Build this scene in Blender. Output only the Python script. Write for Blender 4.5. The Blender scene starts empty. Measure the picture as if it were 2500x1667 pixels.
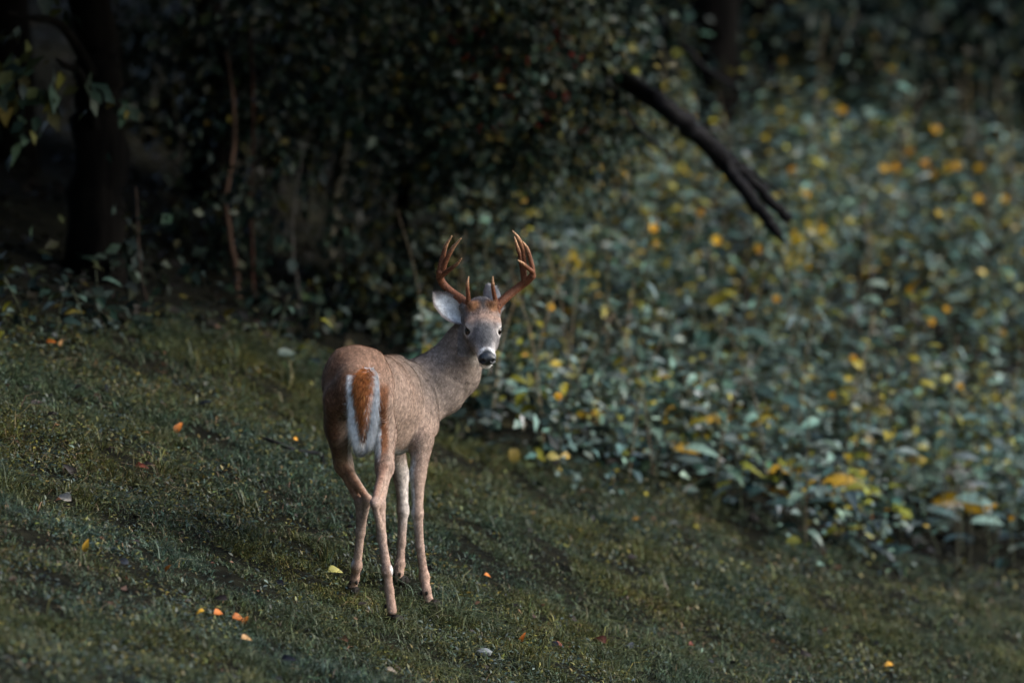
import bpy, math, random
import numpy as np
from mathutils import Vector, Matrix

random.seed(7)
rng = np.random.default_rng(11)
SC = bpy.context.scene
COL = SC.collection
R = math.radians

# ------------------------------------------------------------------ camera
CAM_D, PITCH, LENS = 29.17, R(2.0), 300.0
CAM_Z = 1.112 + CAM_D * math.tan(PITCH)
cam_data = bpy.data.cameras.new('camera')
cam = bpy.data.objects.new('camera', cam_data)
COL.objects.link(cam)
cam.location = (0, -CAM_D, CAM_Z)
cam.rotation_euler = (math.pi / 2 - PITCH, 0, 0)
cam_data.sensor_width = 36.0
cam_data.lens = LENS
cam_data.clip_start = 0.1
cam_data.clip_end = 500
cam_data.dof.use_dof = True
cam_data.dof.focus_distance = 29.30
cam_data.dof.aperture_fstop = 2.0
SC.camera = cam

# ------------------------------------------------------------------ world, sun, exposure
SUN_TO = Vector((0.93, -0.10, 0.66)).normalized()       # towards the sun: right, a little behind the camera
SUN_EL = math.asin(SUN_TO.z)
SUN_AZ = math.atan2(SUN_TO.x, SUN_TO.y)                  # clockwise from +Y
world = bpy.data.worlds.new('World')
SC.world = world
world.use_nodes = True
wn = world.node_tree.nodes
wl = world.node_tree.links
wn.clear()
w_out = wn.new('ShaderNodeOutputWorld')
w_bg = wn.new('ShaderNodeBackground')
w_sky = wn.new('ShaderNodeTexSky')
w_sky.sky_type = 'NISHITA'
w_sky.sun_disc = False
w_sky.sun_elevation = SUN_EL
w_sky.sun_rotation = SUN_AZ
w_sky.air_density = 1.0
w_sky.dust_density = 2.0
w_bg.inputs['Strength'].default_value = 0.12
wl.new(w_sky.outputs[0], w_bg.inputs[0])
wl.new(w_bg.outputs[0], w_out.inputs[0])

sun_data = bpy.data.lights.new('sun', 'SUN')
sun_data.energy = 1.3
sun_data.angle = R(38)
sun_data.color = (1.0, 0.95, 0.88)
sun = bpy.data.objects.new('sun', sun_data)
COL.objects.link(sun)
sun.rotation_euler = (-SUN_TO).to_track_quat('-Z', 'Y').to_euler()
sun.location = (10, -10, 15)

SC.view_settings.view_transform = 'Standard'
SC.view_settings.look = 'None'
SC.view_settings.gamma = 1.0
SC.view_settings.exposure = 1.3
SC.view_settings.use_curve_mapping = False
SC.render.engine = 'CYCLES'
SC.cycles.max_bounces = 3
SC.cycles.use_denoising = True
SC.cycles.use_adaptive_sampling = True
SC.cycles.adaptive_threshold = 0.01
SC.cycles.diffuse_bounces = 2
SC.cycles.glossy_bounces = 2
SC.cycles.transparent_max_bounces = 4

# ------------------------------------------------------------------ rays of the photograph
CP, SP = math.cos(PITCH), math.sin(PITCH)
FW = np.array([0, CP, -SP]); UP = np.array([0, SP, CP]); RT = np.array([1.0, 0, 0])
ORG = np.array([0, -CAM_D, CAM_Z])

def ray(px, py):
    s = 36.0 / LENS / 2500.0
    return FW + RT * ((px - 1250) * s) + UP * ((833.5 - py) * s)

def P(px, py, Y):
    """world point at photo pixel (2500 wide) standing at depth Y"""
    d = ray(px, py)
    t = (Y - ORG[1]) / d[1]
    return ORG + d * t

def to_px(p):
    q = p - ORG
    f = q @ FW
    s = 36.0 / LENS / 2500.0
    return 1250 + (q @ RT) / f / s, 833.5 - (q @ UP) / f / s

# ------------------------------------------------------------------ terrain height
GB, GC = 0.125, 0.42

def sstep(a, b, x):
    t = np.clip((x - a) / (b - a), 0, 1)
    return t * t * (3 - 2 * t)

def softplus(x, w):
    return w * np.logaddexp(0, x / w)

def ground(x, y):
    x = np.asarray(x, float); y = np.asarray(y, float)
    z = GB * y - 0.10 * (-softplus(-(y + 7), 1.5))*(-1) * 0
    z = GB * y + 0.10 * softplus(-(y + 8), 2.0)                 # flatter towards the camera
    z = z - GC * 3.2 * np.tanh(x / 3.2)
    hill = 0.16 * softplus(y - 6.0, 1.5) * sstep(-0.8, 1.2, x)
    z = z + hill
    z = z - 0.035 * softplus(y - 30, 4.0)
    n = (0.014 * np.sin(2.3 * x + 1.1 * y + 0.4) + 0.012 * np.sin(-1.7 * x + 2.6 * y + 1.9)
         + 0.008 * np.sin(4.9 * x + 3.1 * y) + 0.007 * np.sin(6.3 * y - 3.7 * x + 2.0)
         + 0.005 * np.sin(9.1 * x + 1.3) * np.sin(8.3 * y + 0.7))
    return z + n

def ray_ground(px, py, h=0.0, y0=-12.0, y1=45.0):
    """first point of the pixel's ray that lies h above the terrain"""
    d = ray(px, py)
    ys = np.linspace(y0, y1, 2400)
    t = (ys - ORG[1]) / d[1]
    pts = ORG + d * t[:, None]
    dz = pts[:, 2] - ground(pts[:, 0], pts[:, 1]) - h
    idx = np.where(dz < 0)[0]
    i = idx[0] if len(idx) else len(ys) - 1
    return pts[i]

K = 1.0 / 0.9408          # my notes are in a 2352 wide view of the photo
def RG(xd, yd, h=0.0):
    return ray_ground(xd * K, yd * K, h)

# ------------------------------------------------------------------ mesh building
def build(name, V, F, mat, parent=None, C=None, smooth=True, normals=None):
    """V (n,3), F list of (m,k) index arrays, C (n,3) colours -> one mesh object"""
    me = bpy.data.meshes.new(name)
    if not isinstance(F, (list, tuple)):
        F = [F]
    F = [np.asarray(f, np.int32) for f in F if len(f)]
    me.vertices.add(len(V))
    me.vertices.foreach_set('co', np.asarray(V, np.float32).ravel())
    nl = sum(f.size for f in F)
    npoly = sum(len(f) for f in F)
    me.loops.add(nl)
    me.loops.foreach_set('vertex_index', np.concatenate([f.ravel() for f in F]))
    me.polygons.add(npoly)
    tot = np.concatenate([np.full(len(f), f.shape[1], np.int32) for f in F])
    st = np.concatenate([[0], np.cumsum(tot)[:-1]]).astype(np.int32)
    me.polygons.foreach_set('loop_start', st)
    try:
        me.polygons.foreach_set('loop_total', tot)
    except Exception:
        pass
    if smooth:
        me.polygons.foreach_set('use_smooth', np.ones(npoly, bool))
    if C is not None:
        at = me.color_attributes.new('Col', 'FLOAT_COLOR', 'POINT')
        c4 = np.ones((len(V), 4), np.float32); c4[:, :3] = C
        at.data.foreach_set('color', c4.ravel())
    me.update(calc_edges=True)
    me.validate()
    if normals is not None:
        me.normals_split_custom_set_from_vertices(np.asarray(normals, np.float32).tolist())
    me.materials.append(mat)
    ob = bpy.data.objects.new(name, me)
    COL.objects.link(ob)
    if parent is not None:
        ob.parent = parent
    return ob

def tag(o, label=None, cat=None, group=None, kind=None):
    if label: o['label'] = label
    if cat: o['category'] = cat
    if group: o['group'] = group
    if kind: o['kind'] = kind
    return o

def empty(name, loc):
    o = bpy.data.objects.new(name, None)
    o.empty_display_size = 0.05
    COL.objects.link(o)
    o.location = tuple(loc)
    return o

class Acc:
    """collects pieces into one mesh"""
    def __init__(s): s.V = []; s.F3 = []; s.F4 = []; s.C = []; s.n = 0
    def add(s, V, F, C):
        V = np.asarray(V, float); F = np.asarray(F, int)
        if F.shape[1] == 3: s.F3.append(F + s.n)
        else: s.F4.append(F + s.n)
        C = np.asarray(C, float)
        s.C.append(np.broadcast_to(C, (len(V), 3)) if C.ndim == 1 else C)
        s.V.append(V); s.n += len(V)
    def build(s, name, mat, parent=None, off=None, smooth=True):
        V = np.concatenate(s.V)
        if off is not None: V = V - np.asarray(off)
        F = []
        if s.F3: F.append(np.concatenate(s.F3))
        if s.F4: F.append(np.concatenate(s.F4))
        return build(name, V, F, mat, parent, np.concatenate(s.C), smooth)

def catmull(pts, n):
    """smooth curve through rows of pts (any number of columns), n samples per span"""
    p = np.asarray(pts, float)
    p = np.vstack([2 * p[0] - p[1], p, 2 * p[-1] - p[-2]])
    out = []
    for i in range(1, len(p) - 2):
        t = np.linspace(0, 1, n, endpoint=False)[:, None]
        a, b, c, d = p[i - 1], p[i], p[i + 1], p[i + 2]
        out.append(0.5 * ((2 * b) + (c - a) * t + (2 * a - 5 * b + 4 * c - d) * t**2 + (3 * b - a - 3 * c + d) * t**3))
    out.append(p[-2][None])
    return np.vstack(out)

def tube(pts, rad, ns=8, rough=0.0, seed=0):
    """tapered tube with closed ends; returns V, quads"""
    pts = np.asarray(pts, float); rad = np.broadcast_to(np.asarray(rad, float), (len(pts),))
    n = len(pts)
    T = np.gradient(pts, axis=0)
    T /= np.linalg.norm(T, axis=1)[:, None] + 1e-12
    ref = np.array([0.31, 0.85, 0.42]) if abs(T[0] @ np.array([0, 0, 1])) > 0.8 else np.array([0, 0, 1.0])
    a = np.cross(T, ref); a /= np.linalg.norm(a, axis=1)[:, None] + 1e-12
    b = np.cross(T, a)
    th = np.linspace(0, 2 * np.pi, ns, endpoint=False)
    r = rad[:, None] * np.ones(ns)
    if rough:
        g = np.random.default_rng(seed)
        r = r * (1 + rough * g.standard_normal(r.shape))
    V = pts[:, None, :] + r[:, :, None] * (np.cos(th)[None, :, None] * a[:, None, :] + np.sin(th)[None, :, None] * b[:, None, :])
    V = V.reshape(-1, 3)
    i = np.arange(n - 1)[:, None] * ns; j = np.arange(ns)[None, :]; j2 = (j + 1) % ns
    F = np.stack([i + j, i + j2, i + ns + j2, i + ns + j], -1).reshape(-1, 4)
    # caps
    V = np.vstack([V, pts[0] - T[0] * rad[0] * 0.4, pts[-1] + T[-1] * rad[-1] * 0.4])
    c0, c1 = n * ns, n * ns + 1
    jj = np.arange(ns); k2 = (jj + 1) % ns
    cap0 = np.stack([np.full(ns, c0), k2, jj, np.full(ns, c0)], -1)
    return V, F, np.stack([np.full(ns, c0), k2, jj], -1), np.stack([np.full(ns, c1), (n - 1) * ns + jj, (n - 1) * ns + k2], -1)

def add_tube(acc, pts, rad, col, ns=8, rough=0.0, seed=0):
    V, F, c0, c1 = tube(pts, rad, ns, rough, seed)
    n0 = acc.n
    acc.add(V, F, col)
    acc.F3.append(c0 + n0); acc.F3.append(c1 + n0)

def leaf_template(rows=(0, 0.22, 0.5, 0.78, 1.0), wid=(0.02, 0.78, 1.0, 0.62, 0.02), aspect=0.5, fold=0.25, droop=0.35, teeth=0.0):
    """ovate leaf, unit length along +Y, normal +Z, folded at the midrib and drooping; triangles"""
    V = []; F = []
    for i, (t, w) in enumerate(zip(rows, wid)):
        z = -droop * t * t
        hw = 0.5 * aspect * w
        V += [(-hw, t - (0.05 if teeth and i % 2 else 0), z + fold * hw), (0, t, z), (hw, t - (0.05 if teeth and i % 2 else 0), z + fold * hw)]
    for i in range(len(rows) - 1):
        a = 3 * i
        for k in (0, 1):
            F += [(a + k, a + k + 1, a + k + 4), (a + k, a + k + 4, a + k + 3)]
    return np.array(V, float), np.array(F, int)

LEAF = leaf_template()
LEAF_S = leaf_template((0, 0.45, 1.0), (0.1, 1.0, 0.05), 0.62, 0.2, 0.25)      # cheap leaf: 8 triangles
LEAF_T = (np.array([(0, 0, 0), (-.19, .45, .05), (.19, .45, .05), (0, 1, -.12)], float), np.array([(0, 2, 1), (1, 2, 3)]))
LEAF_N = leaf_template((0, 0.3, 0.65, 1.0), (0.1, 1.0, 0.8, 0.02), 0.2, 0.3, 0.6)
LEAF_L = leaf_template((0, 0.15, 0.35, 0.6, 0.82, 1.0), (0.05, 0.75, 1.0, 0.85, 0.45, 0.02), 0.56, 0.3, 0.45)

def frames(dirs, nrm):
    """rotation matrices whose y axis is dirs and whose z axis is near nrm"""
    y = dirs / (np.linalg.norm(dirs, axis=1)[:, None] + 1e-9)
    x = np.cross(y, nrm); x /= np.linalg.norm(x, axis=1)[:, None] + 1e-9
    z = np.cross(x, y)
    return np.stack([x, y, z], -1)

def scatter(tmpl, pos, Rm, scale, col):
    tv, tf = tmpl
    N = len(pos)
    V = np.einsum('nij,kj->nki', Rm, tv) * np.asarray(scale).reshape(N, 1, 1) + pos[:, None, :]
    F = (tf[None] + (np.arange(N) * len(tv))[:, None, None]).reshape(-1, 3)
    C = np.repeat(col, len(tv), axis=0)
    return V.reshape(-1, 3), F, C

def unit(n):
    v = rng.standard_normal((n, 3))
    return v / np.linalg.norm(v, axis=1)[:, None]

def mixcols(palette, weights, n, jitter=0.25):
    pal = np.array(palette); w = np.array(weights, float); w /= w.sum()
    c = pal[rng.choice(len(pal), n, p=w)]
    return np.clip(c * np.exp(jitter * rng.standard_normal((n, 1))) * np.exp(0.08 * rng.standard_normal((n, 3))), 0.002, 0.9)

# ------------------------------------------------------------------ materials
def new_mat(name):
    m = bpy.data.materials.new(name); m.use_nodes = True
    nt = m.node_tree
    return m, nt, nt.nodes['Principled BSDF']

def leaf_mat(name, rough=0.42, spec=0.5, objvar=True, transl=0.0):
    m, nt, b = new_mat(name)
    at = nt.nodes.new('ShaderNodeAttribute'); at.attribute_name = 'Col'
    tc = nt.nodes.new('ShaderNodeNewGeometry')
    no = nt.nodes.new('ShaderNodeTexNoise'); no.inputs['Scale'].default_value = 60; no.inputs['Detail'].default_value = 3
    nt.links.new(tc.outputs['Position'], no.inputs['Vector'])
    ra = nt.nodes.new('ShaderNodeMapRange')
    ra.inputs['From Min'].default_value = 0.25; ra.inputs['From Max'].default_value = 0.75
    ra.inputs['To Min'].default_value = 0.65; ra.inputs['To Max'].default_value = 1.35
    nt.links.new(no.outputs['Fac'], ra.inputs['Value'])
    oi = nt.nodes.new('ShaderNodeObjectInfo')
    r2 = nt.nodes.new('ShaderNodeMapRange')
    r2.inputs['To Min'].default_value = 0.72 if objvar else 1.0; r2.inputs['To Max'].default_value = 1.3 if objvar else 1.0
    nt.links.new(oi.outputs['Random'], r2.inputs['Value'])
    mu = nt.nodes.new('ShaderNodeMath'); mu.operation = 'MULTIPLY'
    nt.links.new(ra.outputs[0], mu.inputs[0]); nt.links.new(r2.outputs[0], mu.inputs[1])
    vm = nt.nodes.new('ShaderNodeVectorMath'); vm.operation = 'SCALE'
    nt.links.new(at.outputs['Color'], vm.inputs[0]); nt.links.new(mu.outputs[0], vm.inputs['Scale'])
    nt.links.new(vm.outputs[0], b.inputs['Base Color'])
    b.inputs['Roughness'].default_value = rough
    b.inputs['Specular IOR Level'].default_value = spec
    if transl:
        tr = nt.nodes.new('ShaderNodeBsdfTranslucent')
        nt.links.new(vm.outputs[0], tr.inputs['Color'])
        mx = nt.nodes.new('ShaderNodeMixShader'); mx.inputs[0].default_value = transl
        out = nt.nodes['Material Output']
        nt.links.new(b.outputs[0], mx.inputs[1]); nt.links.new(tr.outputs[0], mx.inputs[2]); nt.links.new(mx.outputs[0], out.inputs['Surface'])
    return m

def noise_mat(name, c1, c2, scale=20, rough=0.85, bump=0.4, bscale=60, spec=0.2, use_col=False, stretch=None):
    m, nt, b = new_mat(name)
    tc = nt.nodes.new('ShaderNodeTexCoord')
    mp = nt.nodes.new('ShaderNodeMapping')
    if stretch: mp.inputs['Scale'].default_value = stretch
    nt.links.new(tc.outputs['Object'], mp.inputs['Vector'])
    no = nt.nodes.new('ShaderNodeTexNoise'); no.inputs['Scale'].default_value = scale; no.inputs['Detail'].default_value = 6
    nt.links.new(mp.outputs[0], no.inputs['Vector'])
    cr = nt.nodes.new('ShaderNodeValToRGB')
    cr.color_ramp.elements[0].position = 0.35; cr.color_ramp.elements[1].position = 0.68
    cr.color_ramp.elements[0].color = (*c1, 1); cr.color_ramp.elements[1].color = (*c2, 1)
    nt.links.new(no.outputs['Fac'], cr.inputs[0])
    src = cr.outputs[0]
    if use_col:
        at = nt.nodes.new('ShaderNodeAttribute'); at.attribute_name = 'Col'
        mx = nt.nodes.new('ShaderNodeVectorMath'); mx.operation = 'MULTIPLY'
        nt.links.new(src, mx.inputs[0]); nt.links.new(at.outputs['Color'], mx.inputs[1])
        src = mx.outputs[0]
    nt.links.new(src, b.inputs['Base Color'])
    b.inputs['Roughness'].default_value = rough
    b.inputs['Specular IOR Level'].default_value = spec
    n2 = nt.nodes.new('ShaderNodeTexNoise'); n2.inputs['Scale'].default_value = bscale; n2.inputs['Detail'].default_value = 5
    nt.links.new(mp.outputs[0], n2.inputs['Vector'])
    bp = nt.nodes.new('ShaderNodeBump'); bp.inputs['Strength'].default_value = bump; bp.inputs['Distance'].default_value = 0.01
    nt.links.new(n2.outputs['Fac'], bp.inputs['Height'])
    nt.links.new(bp.outputs[0], b.inputs['Normal'])
    return m

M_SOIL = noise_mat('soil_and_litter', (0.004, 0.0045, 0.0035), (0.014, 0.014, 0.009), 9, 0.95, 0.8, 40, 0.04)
M_GRASS = leaf_mat('grass_blades', 0.5, 0.4, False)
M_WEED = leaf_mat('weed_leaves', 0.42, 0.42, True)
M_WOODLEAF = leaf_mat('woodland_leaves', 0.5, 0.15, False)
M_LITTER = leaf_mat('fallen_leaf', 0.6, 0.3, False)
M_PETAL = leaf_mat('petals', 0.55, 0.2, False, 0.25)
M_STEM = leaf_mat('green_stems', 0.6, 0.3, False)
M_BARK = noise_mat('shade_darkened_bark', (0.0022, 0.0022, 0.0022), (0.009, 0.008, 0.007), 14, 0.95, 1.0, 30, 0.04, True, (1, 1, 0.25))  # bark colour pushed near black to deepen the shade of the wood
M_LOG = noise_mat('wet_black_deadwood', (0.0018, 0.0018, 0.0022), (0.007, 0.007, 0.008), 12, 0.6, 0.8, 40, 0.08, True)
M_STONE = noise_mat('grey_stone', (0.14, 0.16, 0.17), (0.26, 0.28, 0.29), 40, 0.8, 0.4, 90)

# ------------------------------------------------------------------ the ground, one sheet
def axis(lo, hi, fine_lo, fine_hi, step):
    a = [np.arange(fine_lo, fine_hi + 1e-6, step)]
    v = fine_hi; s = step; up = []
    while v < hi: s *= 1.3; v += s; up.append(v)
    v = fine_lo; s = step; dn = []
    while v > lo: s *= 1.3; v -= s; dn.append(v)
    return np.concatenate([np.array(dn[::-1]), a[0], np.array(up)])

gx = axis(-90, 90, -4.5, 4.5, 0.07); gy = axis(-120, 120, -9, 16, 0.07)
GX, GY = np.meshgrid(gx, gy)
GZ = ground(GX, GY)
gv = np.stack([GX, GY, GZ], -1).reshape(-1, 3)
nx_, ny_ = len(gx), len(gy)
ii, jj = np.meshgrid(np.arange(ny_ - 1), np.arange(nx_ - 1), indexing='ij')
gf = np.stack([ii * nx_ + jj, ii * nx_ + jj + 1, (ii + 1) * nx_ + jj + 1, (ii + 1) * nx_ + jj], -1).reshape(-1, 4)
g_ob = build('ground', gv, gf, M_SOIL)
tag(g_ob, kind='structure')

# ------------------------------------------------------------------ outline of the turf against wood and weeds (2352 wide notes)
EDGE_D = [(-900, 800), (-300, 800), (0, 790), (120, 800), (230, 790), (420, 760), (600, 800), (740, 830), (900, 950), (1010, 1010), (1180, 1072), (1300, 1112), (1500, 1168), (1750, 1250), (2000, 1325), (2250, 1375), (2400, 1395), (3000, 1500)]
EDGE = np.array([ray_ground(a * K, b * K)[:2] for a, b in EDGE_D])
EDGE = EDGE[np.argsort(EDGE[:, 0])]
def edge_y(x):
    return np.interp(x, EDGE[:, 0], EDGE[:, 1])

def in_view(p, mx=380, my=200):
    u, v = to_px(p)
    return (u > -mx) & (u < 2500 + mx) & (v > -my) & (v < 1667 + my)

# ------------------------------------------------------------------ turf
def vnoise(x, y, f, seed=0):
    """cheap smooth noise, about -1..1"""
    g = np.random.default_rng(seed)
    s = 0
    for k in range(6):
        a = g.uniform(0, 6.283); ph = g.uniform(0, 6.283); ff = f * g.uniform(0.7, 1.5)
        s = s + np.sin(ff * (x * np.cos(a) + y * np.sin(a)) + ph)
    return s / 3.0

def turf():
    N = 2300000
    x = rng.uniform(-3.2, 3.2, N); y = rng.uniform(-9.5, 9.0, N)
    z = ground(x, y)
    p = np.stack([x, y, z], -1)
    ey = edge_y(x)
    keep = in_view(p, 300, 130) & (y < ey + 0.5 * rng.random(N) + 0.15 * vnoise(x, y, 6, 3))
    dens = 0.74 + 0.3 * vnoise(x, y, 5.0, 5) + 0.75 * vnoise(x, y, 15.0, 6) + 0.45 * vnoise(x, y, 34.0, 7)
    keep &= rng.random(N) < dens
    x, y, z, p = x[keep], y[keep], z[keep], p[keep]; N = len(x); print('blades', N)
    hvar = np.clip(1.0 + 0.40 * vnoise(x, y, 4.0, 8) + 0.60 * vnoise(x, y, 16.0, 9), 0.35, 2.2)
    for q_ in ((-.55, .17), (-.40, -.24), (-.39, .59), (-.28, .40)):
        hvar = hvar + .9 * np.exp(-((x - q_[0])**2 + (y - q_[1])**2) / .10**2)
    L = (0.019 + 0.032 * rng.random(N) ** 1.4) * hvar
    tall = rng.random(N) < 0.03
    L[tall] *= 2.0
    W = 0.0024 + 0.0020 * rng.random(N)
    az = rng.uniform(0, 2 * np.pi, N) + 0.8 * vnoise(x, y, 7, 10)
    lean = 0.5 + 1.3 * rng.random(N)
    d = np.stack([np.cos(az), np.sin(az), np.zeros(N)], -1)
    s = np.stack([-np.sin(az), np.cos(az), np.zeros(N)], -1)
    tw = rng.uniform(-0.8, 0.8, N)[:, None]
    s = s * np.cos(tw) + np.array([0, 0, 1.0]) * np.sin(tw) * 0.5
    up = np.array([0, 0, 1.0])
    rows = []
    for t, w in ((0, 1.0), (0.55, 0.85)):
        c = p + d * (L * lean * t * t * 1.2)[:, None] + up * (L * (t - 0.28 * lean * t * t))[:, None] - up * 0.004
        rows += [c - s * (W * w / 2)[:, None] * 1.0, c + s * (W * w / 2)[:, None]]
    tip = p + d * (L * lean * 1.2)[:, None] + up * (L * (1 - 0.28 * lean - 0.25 * lean * np.minimum(lean, 1.0)))[:, None]
    V = np.stack(rows + [tip], 1).reshape(-1, 3)
    base = (np.arange(N) * 5)[:, None]
    F = np.concatenate([base + np.array([0, 1, 3]), base + np.array([0, 3, 2]), base + np.array([2, 3, 4])])
    warm = np.clip(0.38 + 0.32 * vnoise(x, y, 2.2, 21) + 0.45 * vnoise(x, y, 9, 22), 0, 1)[:, None]
    cold = mixcols([(0.044, 0.074, 0.044), (0.036, 0.066, 0.048), (0.066, 0.090, 0.054)], [1, 1, 1], N, 0.45)
    olive = mixcols([(0.086, 0.086, 0.018), (0.070, 0.080, 0.024), (0.12, 0.105, 0.026)], [1, 1, 0.6], N, 0.45)
    C = cold * (1 - warm) + olive * warm
    st = rng.random(N) < np.clip(.03 + .08 * vnoise(x, y, 3.3, 41), .01, .2)
    C[st] = mixcols([(0.20, 0.16, 0.085), (0.26, 0.17, 0.10), (0.15, 0.11, 0.07)], [1, 0.6, 1], st.sum(), 0.3)
    C = C * 1.06
    C5 = np.repeat(C, 5, axis=0)
    ob = build('turf_grass', V, F, M_GRASS, None, C5)
    tag(ob, 'short damp olive green turf covering the slope under the deer', 'grass', kind='stuff')

    # small broad leaves growing through the turf
    N = 900000
    x = rng.uniform(-3.2, 3.2, N); y = rng.uniform(-9.5, 9.0, N)
    p = np.stack([x, y, ground(x, y)], -1)
    dens = np.clip(0.30 + 0.6 * vnoise(x, y, 2.6, 31) + 0.5 * vnoise(x, y, 9, 32), 0.08, 1)
    keep = in_view(p, 300, 130) & (y < edge_y(x) + 0.4) & (rng.random(N) < dens)
    p = p[keep]; N = len(p)
    p[:, 2] += 0.006 + 0.024 * rng.random(N)
    dr = unit(N); dr[:, 2] = np.abs(dr[:, 2]) * 0.6
    nm = unit(N) * 0.6 + np.array([0, -0.25, 1.0])
    C = mixcols([(0.040, 0.060, 0.040), (0.080, 0.078, 0.016), (0.12, 0.10, 0.016), (0.034, 0.055, 0.046)], [1.4, 1.2, 0.35, 1.0], N, 0.42)
    V, F, C = scatter(LEAF_T, p, frames(dr, nm), 0.009 + 0.017 * rng.random(N) ** 1.6, C)
    ob = build('ground_cover', V, F, M_GRASS, None, C)
    tag(ob, 'tiny yellowish clover like leaves mixed into the turf', 'ground cover', kind='stuff')
turf()
N = 9000
x = rng.uniform(-3.2, 3.2, N); y = rng.uniform(-9.5, 9.0, N)
p = np.stack([x, y, ground(x, y) + .012 + .012 * rng.random(N)], -1)
m = in_view(p, 300, 130) & (y < edge_y(x) + .2) & (rng.random(N) < .45 + .6 * vnoise(x, y, 3.0, 71)); p = p[m]; N = len(p)
V, F, C = scatter(LEAF_S, p, frames(unit(N) * [1, 1, .35], unit(N) * .6 + [0, -.3, 1]), .016 + .024 * rng.random(N) ** 2, mixcols([(.016, .011, .010), (.05, .022, .012), (.10, .05, .025), (.018, .020, .026), (.14, .09, .05)], [2, 1, .5, 1.2, .25], N, .3))
tag(build('turf_litter', V, F, M_LITTER, None, C), 'crumbled dark leaf scraps strewn through the turf', 'leaf litter', kind='stuff')

# ------------------------------------------------------------------ the deer: one continuous body grown from blended shapes
M_COAT = leaf_mat('deer_coat', 0.75, 0.12, False)
PXM = 0.0014                                  # metres per photo pixel at the deer

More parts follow.
